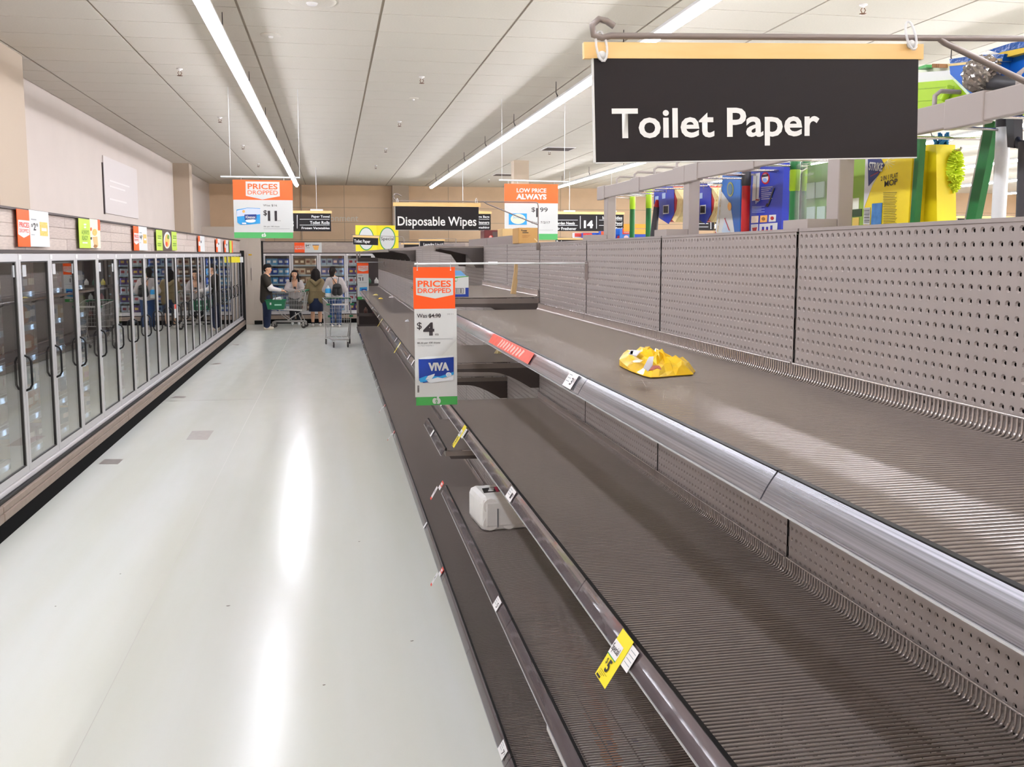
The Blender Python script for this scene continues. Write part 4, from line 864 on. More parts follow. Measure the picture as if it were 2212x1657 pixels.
s.text('VIVA', (925, 783, 970, 801), m_sw, 3, 0.06); s.poly([(905, 818), (920, 812), (950, 813), (980, 803), (980, 809), (955, 817), (930, 822), (908, 826)], m_vl, 3, 'picture'); s.poly([(921, 822), (945, 815), (962, 818), (980, 810), (979, 821), (950, 824), (930, 828)], m_vw, 4, 'picture')
s.poly([(919, 820), (924, 812), (939, 807), (938, 811), (931, 820)], m_vw, 5, 'picture'); s.disc(969, 809, 6, 5, m_vw, 5, 'picture'); s.disc(969, 809, 4.6, 3.6, mat('pack_badge', '#c8d8ee', 0.4), 6, 'picture')
for k in range(7): s.panel((901.5, 833+k*2.2, 905.5, 834.3+k*2.2), m_ink, 2, name='barcode')
apple(s, 943, 866, 8.5)
def hung(s, px, Y, wires_to=None, rod=None, white=True, name='rod'):
    pass
def rel(s, x, y, dy=0.0):
    a = s.pt(x, y); return (a[0], dy, a[1])
s_v = s
e0 = rel(s, 895, 570.5, -0.002); e1 = (XB-0.004-s.o3.x, -0.002, e0[2]+0.002)
j = rel(s, 1064, 569, -0.002)
MB().tube([e0, j], 0.0048, 10).tube([j, (j[0]+(e1[0]-j[0])*0.72, -0.002, e1[2]), e1], 0.0042, 10).build('rod', m_tube_w, s.root)
MB().tube([(j[0]-0.02, -0.002, j[2]), (j[0]+0.022, -0.002, j[2])], 0.0075, 12).build('collar', m_tube_w, s.root)
MB().box(e1[0]-0.012, e1[0]+0.003, -0.006, 0.002, e1[2]-0.075, e1[2]+0.006).build('clip', m_fen, s.root)
for x in (901, 973):
    a = rel(s, x, 577)
    MB().tube([(a[0], -0.002, e0[2]+0.008), (a[0], -0.007, e0[2]), (a[0], -0.003, e0[2]-0.008), (a[0], -0.003, a[2]-0.012)], 0.0018, 6).build('hook', m_ring, s.root); MB().lathe([(0.001, -0.0035), (0.003, -0.003), (0.003, 0), (0.001, 0)], (a[0], -0.001, a[2]-0.013), 10, 'Y').build('rivet', m_sw, s.root)
# far small version
YS2 = gy(20)
s = Board('hanging_price_board', 'small far prices dropped board showing eleven dollars beside the trolley', 'sign', 'Y', YS2, (783, 606), 'hanging price boards', eps=0.004)
s.panel((771.5, 568, 796, 591), m_or, 0, t=0.003, name='orange_panel'); s.panel((772, 591, 796.5, 641), m_sw, 0, t=0.003, name='white_panel'); s.panel((772.5, 641, 796.5, 647), m_sgr, 0, t=0.003, name='green_panel')
s.poly([(773.5, 574.5), (795, 574), (795, 584), (784, 586.5), (774, 584)], m_sw, 1, 'arrow'); s.text('PRICES', (775, 575.5, 793.5, 579), m_or, 2, 0.02); s.text('DROPPED', (775, 580, 793.5, 582.8), m_or, 2)
s.text('$', (774, 598.5, 777, 602.5), m_ink, 1); s.text('11', (777.5, 599, 784.5, 606.5), m_ink, 1, 0.03); s.panel((774, 594, 783, 595.2), m_grey, 1, name='print'); s.panel((774, 610.5, 793, 611), m_grey, 1, name='print')
s.poly([(777, 621), (793, 620), (793, 635), (780, 637), (777, 634)], m_vl, 1, 'picture'); s.panel((781, 624, 792, 627), m_vb, 2, name='picture'); s.disc(786.5, 629.5, 4.5, 3, m_vw, 3, 'picture'); apple(s, 784.5, 644, 2.4)
a = rel(s, 770, 566.5); MB().tube([(a[0], 0, a[2]), (XB-0.004-s.o3.x, 0, a[2])], 0.006, 8).build('rod', m_tube_w, s.root)
MB().box(XB-0.02-s.o3.x, XB-0.002-s.o3.x, -0.01, 0.01, a[2]-0.1, a[2]+0.01).build('clip', m_fen, s.root)
# ceiling hung boards
def ceiling_board(s, rod_px, drops):
    r0, r1 = rel(s, *rod_px[0], 0.01), rel(s, *rod_px[1], 0.01); MB().tube([r0, r1], 0.011, 10).build('rod', m_tube_w, s.root)
    for x in drops[0]:
        a = rel(s, x, 0, 0.01); z = r0[2]+(r1[2]-r0[2])*(a[0]-r0[0])/(r1[0]-r0[0]); MB().tube([(a[0], 0.01, z), (a[0], 0.01, CEIL-s.o3.z)], 0.0025, 6).build('wire', m_tube_w, s.root)
    for x, y in drops[1]:
        a = rel(s, x, y, 0.004); z = r0[2]+(r1[2]-r0[2])*(a[0]-r0[0])/(r1[0]-r0[0]); MB().tube([(a[0], 0.004, z), (a[0], 0.004, a[2]-0.02)], 0.004, 6).build('hook', m_ring, s.root)
YC = 12.7
s = Board('hanging_price_board', 'large prices dropped board at eleven dollars hung from the ceiling over the open floor', 'sign', 'Y', YC, (568, 450), 'hanging price boards', eps=0.0025)
s.panel((503, 389, 632, 432), m_or2, 0, t=0.004, name='orange_panel'); s.panel((505, 432, 633, 502), m_sw, 0, t=0.004, name='white_panel'); s.panel((506, 502, 633, 514.5), m_gr, 0, t=0.004, name='green_panel')
s.poly([(530.5, 392), (603.5, 393), (604.5, 424), (567, 431), (531, 423)], m_sw, 1, 'arrow'); s.text('PRICES', (535, 397, 599.5, 409), m_or2, 2, 0.02); s.text('DROPPED', (535, 411.5, 600, 420.5), m_or2, 2, 0.0)
s.text('Was $16', (568.5, 441.5, 598.5, 446.5), m_ink, 2); s.text('$', (569, 454, 577, 467), m_ink, 2, 0.01); s.text('11', (578.5, 455.5, 598.5, 477.5), m_ink, 2, 0.04); s.text('ea', (600, 476, 606.5, 478), m_grey, 2); s.text('20c per 100 sheets', (569.5, 488, 604, 491.5), m_ink, 2); s.line(569, 494.5, 626, 494.5, 0.5, m_grey, 2)
s.poly([(511, 453), (534, 449), (562, 450), (562, 483), (540, 485), (520, 485.5), (513, 481)], m_vl, 2, 'picture'); s.poly([(512, 455), (534, 450), (562, 451), (562, 463), (512, 468)], mat('pack_pale', '#cfd9ee', 0.35), 3, 'picture'); s.poly([(528, 463.5), (554, 463), (554, 473), (529, 475)], mat('pack_navy', '#1d3a86', 0.35), 4, 'picture')
s.text('Kleenex', (531, 466, 552, 472), m_sw, 5, 0.02); s.disc(541.5, 477, 11, 4, m_vw, 4, 'picture'); s.disc(526.5, 457, 3, 3, m_food, 4, 'picture'); s.panel((523, 481, 532, 484), m_vw, 4, name='picture'); apple(s, 570, 508.5, 4.5)
ceiling_board(s, ((476, 381.5), (648, 384)), ((486, 638), ((521, 389), (613, 390))))
s = Board('hanging_price_board', 'orange and white low price always board at one ninety-nine hung from the ceiling', 'sign', 'Y', 13.0, (1148, 455), 'hanging price boards', eps=0.0025)
s.panel((1089.5, 397.5, 1205.5, 439), m_or2, 0, t=0.004, name='orange_panel'); s.panel((1090, 439, 1205, 505), m_sw, 0, t=0.004, name='white_panel'); s.panel((1091, 505, 1204.5, 518), m_gr, 0, t=0.004, name='green_panel')
s.text('LOW PRICE', (1116, 407, 1180, 416), m_sw, 1, 0.025); s.text('ALWAYS', (1115, 419, 1180.5, 431), m_sw, 1, 0.05)
s.text('$', (1148, 448, 1156, 459), m_ink, 1, 0.005); s.text('1', (1158, 449.5, 1164, 469), m_ink, 1, 0.05); s.text('99', (1166.5, 448.5, 1183, 458), m_ink, 1, 0.005); s.text('Since 7/2/17', (1148, 478, 1188, 483), m_ink, 1); s.line(1148, 497, 1195, 497, 0.5, m_grey, 1)
s.panel((1099, 461, 1138, 485.5), m_vl, 1, name='picture'); s.disc(1119, 473, 16, 11, mat('pack_cream', '#efe9c8', 0.4), 2, 'picture'); s.text('Sorbent', (1108, 467, 1131, 472), m_vl, 3)
ceiling_board(s, ((1078, 389), (1228, 393)), ((1084, 1222), ((1098, 398), (1118, 398), (1197, 398))))
# ------------------------------------------------------------------ aisle number boards
def aisle_board(lab, Y, x0, x1, y0, y1, num, left, right, wire):
    s = Board('aisle_number_board', lab, 'sign', 'Y', Y, ((x0+x1)/2, y1), 'aisle number boards', eps=0.004)
    s.panel((x0-2, y0, x1+2, y0+5.5), m_wood, 1, t=0.02, name='wooden_batten'); s.panel((x0, y0+5.5, x1, y1), m_blk, 0, t=0.012); c = (x0+x1)/2; h = y1-y0-5.5; yt = y0+5.5
    if num: s.text(num, num_box(c, yt, h), m_txt, 1, 0.05)
    for dx in (-17.5, 17.5): s.line(c+dx, yt+h*.1, c+dx, yt+h*.85, 1.2, m_txt, 1)
    for k in (1, 2):
        yy = yt+h*(0.34 if k == 1 else 0.66); s.line(x0+3, yy, c-23, yy, 0.9, m_txt, 1); s.line(c+23, yy, x1-3, yy, 0.9, m_txt, 1)
    for k, (a, b) in enumerate(zip(left, right)):
        yy = yt+h*(0.12+0.32*k)
        if a: s.text(a, (x0+4, yy, x0+4+len(a)*3.55, yy+h*.17), m_txt, 1, 0.02)
        if b: s.text(b, (x1-3-len(b)*3.55, yy, x1-3, yy+h*.17), m_txt, 1, 0.02)
    for w_ in wire: 
        a = rel(s, w_, y0, 0.0); MB().tube([(a[0], 0, a[2]-0.01), (a[0], 0, CEIL-s.o3.z)], 0.005, 6).build('wire', m_tube_w, s.root)
        MB().box(a[0]-0.15, a[0]+0.15, -0.012, 0.012, a[2]-0.003, a[2]+0.035).build('clip', m_tube_w, s.root)
    return s
def num_box(c, yt, h): return (c-10, yt+h*.36, c+10, yt+h*.82)
aisle_board('black aisle board listing paper towel, toilet rolls and frozen vegetables', 24.0, 534, 715, 455, 499.5, '13', ('', '', ''), ('Paper Towel', 'Toilet Rolls', 'Frozen Vegetables'), (684,))
aisle_board('black aisle board ending in bags, cleaners and washing behind the wipes sign', 24.0, 905, 1060, 456, 497.5, '', ('', '', ''), ('Garbage Bags', 'Cleaners', 'Dishwashing'), (1000,))
aisle_board('black aisle board numbered fourteen beyond the shelving', 24.0, 1195, 1347, 457.5, 499.5, '14', ('', 'Garden Needs', 'Air Freshener'), ('Insecticides', 'Cat Food', 'Dog Food'), (1230, 1320))
aisle_board('black aisle board numbered fifteen behind the blue boxed mops', 24.0, 1478, 1628, 470, 498, '15', ('', '', ''), ('', '', ''), (1500,))
# ------------------------------------------------------------------ yellow folded Special board over the end rack
ysp = ye+0.35
m_sy = mat('special_yellow', '#f3e31f', 0.4); m_sg = mat('special_green', '#3f9c46', 0.4)
s = Board('special_board', 'yellow folded board with two white ovals reading Special above the end rack', 'sign', 'Y', ysp, (814, 540), eps=0.004)
hz = s.pt(814, 487)[1]; zb = s.pt(814, 543)[1]; xl = s.pt(767, 515)[0]; xr = s.pt(861, 515)[0]
for nm, xa, sg in (('left', xl, -1), ('right', xr, 1)):
    q = bpy.data.objects.new('wing', None)
    w_ = abs(xa); ang = math.radians(20)*sg
    pw = MB().box(0 if sg > 0 else -w_, w_ if sg > 0 else 0, 0.0, 0.012, zb, hz).build('wing', m_sy, s.root); pw.rotation_euler = (0, 0, -ang*0.6)
    cx = sg*w_*0.5; cz = (zb+hz)/2-0.01
    disc(pw, m_sg, cx, cz, w_*0.37, (hz-zb)*0.45, -0.004, 0.003, 36, 'oval'); disc(pw, m_sw, cx, cz, w_*0.33, (hz-zb)*0.41, -0.008, 0.003, 36, 'oval'); lettering('Special', m_ink, pw, cx-w_*0.3, cx+w_*0.3, cz-(hz-zb)*0.1, cz+(hz-zb)*0.07, -0.011, 0.006)
for x in (xl*0.8, xr*0.8): MB().tube([(x, 0.03, zb), (x, 0.03, 0.02-s.o3.z)], 0.016, 8).build('post', m_frame, s.root)
# ------------------------------------------------------------------ next aisle's shelving top and stock on it
t = thing('far_shelving', 'grey shelving of the next aisle, only its top edge showing', 'shelving', (4.0, 9.0, 0))
MB().box(0.3, 0.6, 0, 15, 0, 2.2).build('spine', m_pan, t)
for z in (0.2, 0.7, 1.2, 1.7, 2.2): MB().box(0.02, 0.9, 0, 15, z-0.03, z).build('shelf', m_frame, t)
def stock(x0, x1, y0, y1, Y, cols, lab, words=None, deep=0.15):
    p0, p1 = atY(x0, y1, Y), atY(x1, y1, Y); h = atY(x0, y0, Y).z-p0.z; w_ = p1.x-p0.x
    t = thing('mop_box', lab, 'box', (p0.x, Y, 2.2), 0, 'boxed goods on the next shelving top'); h = atY(x0, y0, Y).z-2.2
    MB().bbox(0, w_, 0, deep, 0, h, 0.004).build('box', mat('stock_'+cols[0], cols[0], 0.4), t)
    plate(t, mat('stockband_'+cols[1], cols[1], 0.4), w_*0.02, w_*0.98, h*0.55, h*0.97, -0.003, 0.003, 'band')
    if words: lettering(words, m_sw, t, w_*0.15, w_*0.85, h*0.62, h*0.78, -0.006, 0.01)
    if len(cols) > 2: disc(t, mat('stockdot_'+cols[2], cols[2], 0.4), w_*0.5, h*0.28, w_*0.3, h*0.18, -0.003, 0.003, name='picture')
    return t
stock(1241, 1258, 503, 518, 15.6, ('#dfe3ea', '#d8412f'), 'small white box with red top on the next shelving top')
stock(1259, 1279, 503, 518, 15.5, ('#2b4fb5', '#e23a2b', '#7fb0e8'), 'low red and blue box with white lettering on the next shelving top', 'vileda')
stock(1280, 1297, 503, 518, 15.6, ('#2340a8', '#1d5fd0', '#e4d65a'), 'plain blue box with yellow spot on the next shelving top')
stock(1298, 1308, 499, 520, 15.4, ('#2b4fb5', '#f06a3a', '#cfd6e4'), 'narrow orange and blue box beside the grey post')
stock(1330, 1343, 494, 520, 15.4, ('#2b4fb5', '#3b7fe0', '#d83a3a'), 'narrow bright blue box with red spot behind the grey post')
stock(1344, 1361, 493, 521, 15.2, ('#3f7fd0', '#e5402f', '#e9c8c8'), 'tall red and blue lettered box nearest the green mop handles', 'vileda')
t = stock(1366, 1398, 494, 508, 14.5, ('#2547b0', '#e8a93a'), 'wide blue carton under an orange header at the far shelving'); 
w_ = Board('shelf_header', 'plain orange header board above the far shelving', 'sign', 'Y', 14.9, (1372, 494)); w_.panel((1348, 484, 1396, 500), mat('header_orange', '#f0a030', 0.5), 0, t=0.03)
a_ = w_.pt(1372, 500); MB().tube([(a_[0], 0.02, a_[1]), (a_[0], 0.02, 2.2-w_.o3.z)], 0.02, 8).build('post', m_frame, w_.root)
# ================================================================== mop rail above the shelving and what hangs on it
XRL = 1.25
zr1 = (atX(2212, 187, XRL).z+atX(1345, 395, XRL).z)/2; zr0 = (atX(2212, 231, XRL).z+atX(1345, 430, XRL).z)/2
m_rail = mat('rail_grey', '#a39a95', 0.4)
t = thing('mop_rail', 'grey steel rail on posts above the shelving, hung with mops', 'rail', (XRL, gy(3), 2.05)); o = Vector((XRL, gy(3), 2.05))
for i in range(-1, 4):
    y = gy(i)-o.y; MB().bbox(-0.02, 0.02, y-0.03, y+0.03, 0.0125, zr1-2.05-0.004, 0.003).build('post', m_rail, t)
    MB().box(-0.1, -0.022, y-0.03, y+0.1, 0.0125, 0.035).build('post_cap', m_rail, t)
for i in range(-1, 3):
    a, c = gy(i)-o.y+0.03, gy(i+1)-o.y-0.03+(0.12 if i == 2 else 0)
    MB().bbox(-0.026, -0.008, a, c, zr0-2.05, zr1-2.05, 0.003).build('rail', m_rail, t)
    for e in (a-0.03, c-0.09, (a+c)/2-0.06): MB().bbox(-0.029, -0.005, e, e+0.12, zr0-2.054, zr1-2.046, 0.003).build('sleeve', m_rail, t)
    for k in range(4):
        y = a+0.1+k*0.25; MB().tube([(-0.008, y, zr1-2.052), (-0.008, y, zr1-2.028), (0.005, y, zr1-2.018), (0.14, y, zr1-2.02)], 0.005, 8).build('hook_bar', m_rail, t)
    for k in range(6):
        y = a+0.08+k*0.16; MB().tube([(0.0, y, zr0-2.045), (0.2, y, zr0-2.045), (0.225, y, zr0-2.03)], 0.0035, 6).build('peg_hook', m_fen, t)
m_lm = mat('lime_plastic', '#a9d420', 0.35); m_gn = mat('green_plastic', '#0c6b31', 0.35); m_rd = mat('red_plastic', '#b5121a', 0.35); m_gh = mat('graphite_plastic', '#39393d', 0.45); m_bl = mat('card_blue', '#1330a8', 0.35); m_bl2 = mat('card_sky', '#1c77c9', 0.35, col2='#0f4fa8', scale=5)
m_spo = mat('sponge', '#e6cf96', 0.85, bump=0.5, scale=60); m_yl = mat('card_yellow', '#f5dc1e', 0.4); m_nv = mat('card_navy', '#152a6e', 0.4); m_ng = mat('card_green', '#3f6b1f', 0.4); m_wp = mat('handle_white', '#e3e6e6', 0.35); m_st = mat('steel_bar', '#b8b4b0', 0.3, metal=0.7)
def handle(x, y0, y1, X, segs, r, lab, name='mop', lean=0.0):
    """segs: list of (y_from, y_to, material) down the picture; the stick carries on behind the panel"""
    p = atX(x, (y0+y1)/2, X); t = thing(name, lab, 'mop', (X, p.y, 1.0))
    for (a, c, m) in segs:
        z1, z0 = atX(x, a, X).z-1.0, (atX(x, c, X).z-1.0 if c else 0.15)
        if c is None: MB().tube([(0, 0, z1), (0, 0, z0)], r*0.9, 12).build('stick', m, t)
        else: MB().tube([(0, 0, z1), (0, 0, z1-0.004), (0, 0, z0+0.004), (0, 0, z0)], [r*0.85, r, r, r*0.9], 12).build('grip', m, t)
    MB().bbox(-0.028, 0.1, -0.05, 0.05, 0.06, 0.14, 0.02).build('mop_head', m_gh, t)
    zt = atX(x, y0, X).z-1.0; MB().tube([(0, 0, zt), (0, 0, zr0-1.0-0.0), (XRL-X, 0, zr0-1.0+0.005)], 0.003, 6).build('hanger', m_fen, t)
    return t
handle(1366, 408, 520, 1.36, [(408, 452, m_lm), (451, None, m_gn)], 0.0135, 'mop with lime and dark green handle nearest the end post of the rail')
handle(1401, 408, 520, 1.36, [(408, 450, m_lm), (449, None, m_gn)], 0.0135, 'mop with lime and dark green handle beside the sponge mop card')
handle(1611, 362, 505, 1.34, [(362, 402, m_gh), (401, None, m_rd)], 0.0155, 'mop with black grip and bright red handle between the blue packs')
handle(1716, 345, 500, 1.33, [(345, 367, m_gn), (366, 413, m_lm), (412, None, m_gn)], 0.0155, 'mop with green handle and lime band beside the blue picture card')
handle(1740, 345, 500, 1.47, [(345, 367, m_gn), (366, 413, m_lm), (412, None, m_gn)], 0.0135, 'mop with green handle and lime band behind the clear blister pack')
handle(2163, 236, 480, 1.36, [(236, 276, m_gh), (275, None, m_wp)], 0.0155, 'mop with black collar and thick white handle')
# sponge mops on octagonal blue cards
def sponge_mop(dx, X, lab, full=True):
    s = Board('sponge_mop', lab, 'mop', 'R', X, (1440+dx, 480), eps=0.0015)
    s.poly([(1424+dx, 392), (1447+dx, 396), (1456+dx, 408), (1456+dx, 462), (1444+dx, 484), (1424+dx, 471), (1412+dx, 440), (1413+dx, 412)], m_bl, 0, 'card')
    pts = [s.pt(x+dx, y) for x, y in [(1449, 404), (1458, 407), (1473, 430), (1470, 458), (1456, 480), (1448, 474), (1458, 450), (1460, 432)]]
    MB().prism(pts, 0.004, 0.06).build('sponge', m_spo, s.root)
    pts = [s.pt(x+dx, y) for x, y in [(1444, 400), (1450, 402), (1461, 432), (1459, 452), (1448, 478), (1443, 480)]]
    MB().prism(pts, 0.002, 0.05).build('backing', m_rd, s.root)
    s.panel((1416+dx, 424, 1423+dx, 436), mat('card_pale', '#a9bfe0', 0.4), 1, name='picture'); s.panel((1431+dx, 417, 1438+dx, 429), mat('card_pale', '#a9bfe0', 0.4), 1, name='picture'); s.panel((1433+dx, 443, 1445+dx, 462), m_sw, 1, name='barcode')
    for k in range(5): s.panel((1434.5+dx+k*2, 445, 1435.6+dx+k*2, 460), m_ink, 2, name='barcode')
    a, c = s.pt(1432+dx, 432), s.pt(1424+dx, 512); d = -0.025
    MB().tube([(a[0], d, a[1]), (a[0]*0.8+c[0]*0.2, d, a[1]*0.8+c[1]*0.2)], [0.006, 0.012], 10).build('tip', m_rd, s.root); MB().tube([(a[0]*0.82+c[0]*0.18, d, a[1]*0.82+c[1]*0.18), (c[0], d, c[1]), (c[0], d, c[1]-0.25)], [0.012, 0.016, 0.016], 12).build('handle', m_gh, s.root)
    a = s.pt(1440+dx, 392); MB().tube([(a[0], 0.0, a[1]-0.012), (a[0], 0.0, zr0-s.o3.z), (a[0], 0.03, zr0-s.o3.z)], 0.003, 6).build('hanger', m_fen, s.root)
    MB().tube([(0, -0.025, c[1]-0.2), (0, -0.025, c[1]-0.75)], 0.012, 10).build('stick', m_gh, s.root)
sponge_mop(0, 1.36, 'sponge mop on an octagonal blue card next to the lime handles'); sponge_mop(80, 1.42, 'sponge mop on an octagonal blue card half hidden behind the second post')
# blue and white floor cleaning box
s = Board('floor_cleaning_box', 'blue and white floor cleaning box with gold lettering, slightly tilted', 'box', 'R', 1.40, (1575, 505), eps=0.0012)
pts = [s.pt(x, y) for x, y in [(1561, 377), (1600, 372), (1598, 560), (1540, 560)]]; MB().prism(pts, 0.0, 0.07).build('box', m_bl2, s.root)
s.poly([(1555, 408), (1578, 440), (1588, 510), (1588, 556), (1541, 556)], m_sw, 1, 'panel')
s.text('Floor Cleaning', (1509, 439, 1593, 447), mat('letter_gold', '#c9a63a', 0.4), 2, 0.01, roty=-80); s.text('System', (1535, 441, 1581, 448), mat('letter_gold', '#c9a63a', 0.4), 3, 0.01, roty=-80)
s.disc(1578, 409, 7, 16, mat('emblem_olive', '#8f8f4a', 0.4), 1); s.disc(1578, 409, 5, 12, mat('emblem_blue', '#3f6a8c', 0.4), 2); s.disc(1577, 446, 4, 9, m_food, 2, 'picture'); s.poly([(1568, 470), (1578, 500), (1572, 512), (1560, 500)], mat('print_ice', '#c3d6e8', 0.4), 2, 'picture'); s.line(1567, 471, 1577, 498, 1.5, m_rd, 3, 'picture')
s.poly([(1546, 500), (1552, 508), (1552, 520), (1543, 520)], m_rd, 2, 'picture')
# navy pack behind the red handle and the blue picture card
s = Board('mop_refill_pack', 'narrow navy pack just behind the red mop handle', 'pack', 'R', 1.42, (1608, 505), eps=0.001); pts = [s.pt(x, y) for x, y in [(1600, 372), (1626, 366), (1624, 560), (1596, 560)]]; MB().prism(pts, 0, 0.04).build('pack', m_nv, s.root)
s.poly([(1591, 489), (1600, 485), (1600, 500), (1590, 498)], m_sw, 1, 'print'); s.disc(1598, 452, 3, 2, m_sw, 1)
s = Board('spray_mop_card', 'bright blue card with red badge, diagram and product pictures', 'card', 'R', 1.37, (1658, 505), eps=0.0011); pts = [s.pt(x, y) for x, y in [(1622, 362), (1694, 352), (1684, 560), (1621, 560)]]; MB().prism(pts, 0, 0.045).build('card', m_bl, s.root)
s.poly([(1628, 376), (1642, 373), (1639, 432), (1625, 434)], m_sw, 1, 'picture'); s.line(1636, 380, 1634, 430, 1.2, m_grey, 2, 'picture'); s.disc(1637, 432, 4, 2, m_rd, 2, 'picture'); s.disc(1630, 402, 3, 6, m_cream, 2, 'picture')
s.disc(1654, 385, 9, 13, m_rd, 1); s.disc(1654, 385, 6.8, 9.5, m_sw, 2); s.disc(1654, 389, 4.5, 4, mat('badge_blue', '#7aa0dc', 0.4), 3); s.poly([(1648, 378), (1660, 376), (1660, 381), (1648, 383)], m_ink, 3, 'print')
for k in range(7): s.line(1645, 405+k*4.2, 1669-(k % 3)*4, 403.5+k*4.2, 1.2, m_sw, 1, 'print')
s.line(1673, 406, 1661, 442, 2.5, m_gh, 2, 'picture'); s.line(1660, 440, 1657, 446, 5, m_ink, 2, 'picture')
s.text('SPRAY', (1633, 430, 1644, 437), m_sw, 2, 0.02, roty=-15)
for k in range(5): s.line(1625, 447+k*3, 1652-(k % 2)*7, 445.6+k*3, 1.0, mat('card_pale', '#a9bfe0', 0.4), 1, 'print')
for k, c in enumerate((m_cream, m_food, m_sw)): 
    s.poly([(1624+19*k, 467-1.3*k), (1639+19*k, 466-1.3*k), (1638+19*k, 481-1.3*k), (1623+19*k, 482-1.3*k)], c, 1, 'picture')
    s.disc(1631+19*k, 474-1.3*k, 3.5, 4, (m_cream, m_brown, m_rd)[k], 2, 'picture')
s.poly([(1623, 485), (1638, 484), (1637, 520), (1622, 520)], m_sw, 1, 'picture'); s.poly([(1641, 484), (1680, 481), (1678, 520), (1640, 520)], m_sw, 1, 'picture'); s.poly([(1626, 492), (1636, 491), (1633, 505), (1628, 505)], m_rd, 2, 'picture')
for k in range(3): s.panel((1647+k*9, 490-(k == 2)*3, 1651+k*9, 508), m_bl, 2, name='picture'); s.panel((1647+k*9, 496, 1651+k*9, 500), m_rd, 3, name='picture')
s = Board('mop_refill_pack', 'dark navy pack between the blue card and the green mop handles', 'pack', 'R', 1.43, (1702, 500), eps=0.001); pts = [s.pt(x, y) for x, y in [(1692, 352), (1712, 350), (1708, 560), (1688, 560)]]; MB().prism(pts, 0, 0.05).build('pack', mat('pack_midnight', '#101a3c', 0.4), s.root); s.disc(1701, 440, 6, 16, m_bl2, 1, 'picture')
# blister pack
s = Board('blister_pack', 'clear blister pack over a green picture card hanging by the post', 'pack', 'R', 1.36, (1762, 490), eps=0.0012)
pts = [s.pt(x, y) for x, y in [(1742, 358), (1786, 350), (1786, 520), (1737, 520)]]; MB().prism(pts, 0.004, 0.008).build('card', mat('blister_green', '#6f9a45', 0.45), s.root)
pts = [s.pt(x, y) for x, y in [(1737, 362), (1750, 354), (1786, 350), (1786, 516), (1737, 518)]]; MB().prism(pts, -0.035, 0.003).build('blister', glass_mat('blister_film', '#eef6ea', 0.08, 1.45, haze=0.12), s.root)
for (x0, y0) in ((1742, 395), (1762, 393), (1742, 447), (1764, 446)): s.panel((x0, y0, x0+17, y0+34), mat('card_ice', '#cfdcea', 0.4), 0, t=0.003, name='picture')
s.text('scrubber', (1739, 372, 1758, 379), m_sw, 0, 0.0)
# lime card behind the third post, yellow mop boxes
s = Board('lime_mop_card', 'lime green card with small photos beside the third post', 'card', 'R', 1.38, (1852, 490), eps=0.0012); pts = [s.pt(x, y) for x, y in [(1838, 340), (1868, 336), (1868, 520), (1838, 520)]]; MB().prism(pts, 0, 0.03).build('card', mat('lime_card', '#86a83a', 0.5), s.root)
for (y0, c) in ((428, '#e4e8d8'), (470, '#d9b95a')): s.panel((1842, y0, 1856, y0+24), mat('cardpic_'+c, c, 0.4), 1, name='picture')
s.panel((1840, 452, 1862, 468), mat('card_forest', '#1f3a12', 0.5), 1, name='band')
s = Board('flat_mop_box', 'yellow 2 in 1 flat mop box with blue arrow logo', 'box', 'R', 1.36, (1915, 495), eps=0.0009)
pts = [s.pt(x, y) for x, y in [(1872, 330), (1972, 325), (1958, 540), (1862, 540)]]; MB().prism(pts, 0.0, 0.06).build('box', m_yl, s.root)
s.poly([(1870, 342), (1905, 340), (1908, 360), (1885, 400), (1866, 452)], mat('card_silver', '#d5d5da', 0.4), 1, 'panel'); s.poly([(1876, 344), (1904, 342), (1912, 357), (1897, 380), (1877, 402)], m_nv, 2, 'arrow')
s.text('STRIKE', (1879, 351, 1909, 369), m_sw, 3, 0.03, roty=8); s.line(1882, 381, 1899, 372, 1.2, m_rd, 3)
s.text('2 IN 1 FLAT', (1904, 377, 1941, 387), m_ink, 2, 0.012, roty=-3); s.text('MOP', (1912, 388, 1940, 401), m_ink, 2, 0.02, roty=-3)
for k in range(19): s.line(1909, 416+k*3.7, 1938-(k*7 % 5), 415.5+k*3.7, 1.1, mat('box_olive', '#8f7d1a', 0.5), 2, 'print')
s.poly([(1885, 440), (1907, 438), (1904, 492), (1882, 492)], mat('cloth_blue', '#4c8fd0', 0.6, col2='#2f6fb4', scale=50), 2, 'picture')
s.poly([(1868, 449), (1881, 448), (1880, 485), (1866, 485)], m_sw, 2, 'barcode')
for k in range(9): s.line(1868.5, 452+k*3.6, 1879.5, 451.7+k*3.6, 1.7 if k % 2 else 1.0, m_ink, 3, 'barcode')
for k in range(9):
    a = math.radians(-50+k*24); s.line(1914, 350, 1914+20*math.cos(a), 350+16*math.sin(a), 1.0, mat('flash_pale', '#f7eeb0', 0.4), 1, 'print')
s = Board('flat_mop_box', 'yellow mop box seen edge-on with blue cloth on top and neon duster behind', 'box', 'R', 1.40, (2000, 490), eps=0.0009); pts = [s.pt(x, y) for x, y in [(1986, 314), (2022, 312), (2025, 540), (1980, 540)]]; MB().prism(pts, 0.0, 0.05).build('box', m_yl, s.root)
s.text('2 IN 1', (1984, 375, 1991, 391), m_ink, 1, 0.02)
for k in range(14): s.line(1983, 418+k*4.5, 1991, 417.8+k*4.5, 1.1, mat('box_olive', '#8f7d1a', 0.5), 1, 'print')
rnd = random.Random(4); b = MB(); a = s.pt(2012, 312)
for k in range(16): b.tube([(a[0]+rnd.uniform(-.012, .012), 0.01+rnd.uniform(0, .03), a[1]-0.01), (a[0]+rnd.uniform(-.015, .015), 0.01+rnd.uniform(0, .03), a[1]+rnd.uniform(.008, .028))], 0.004, 5)
b.build('blue_cloth', mat('cloth_bright_blue', '#2173bd', 0.7), s.root)
b = MB()
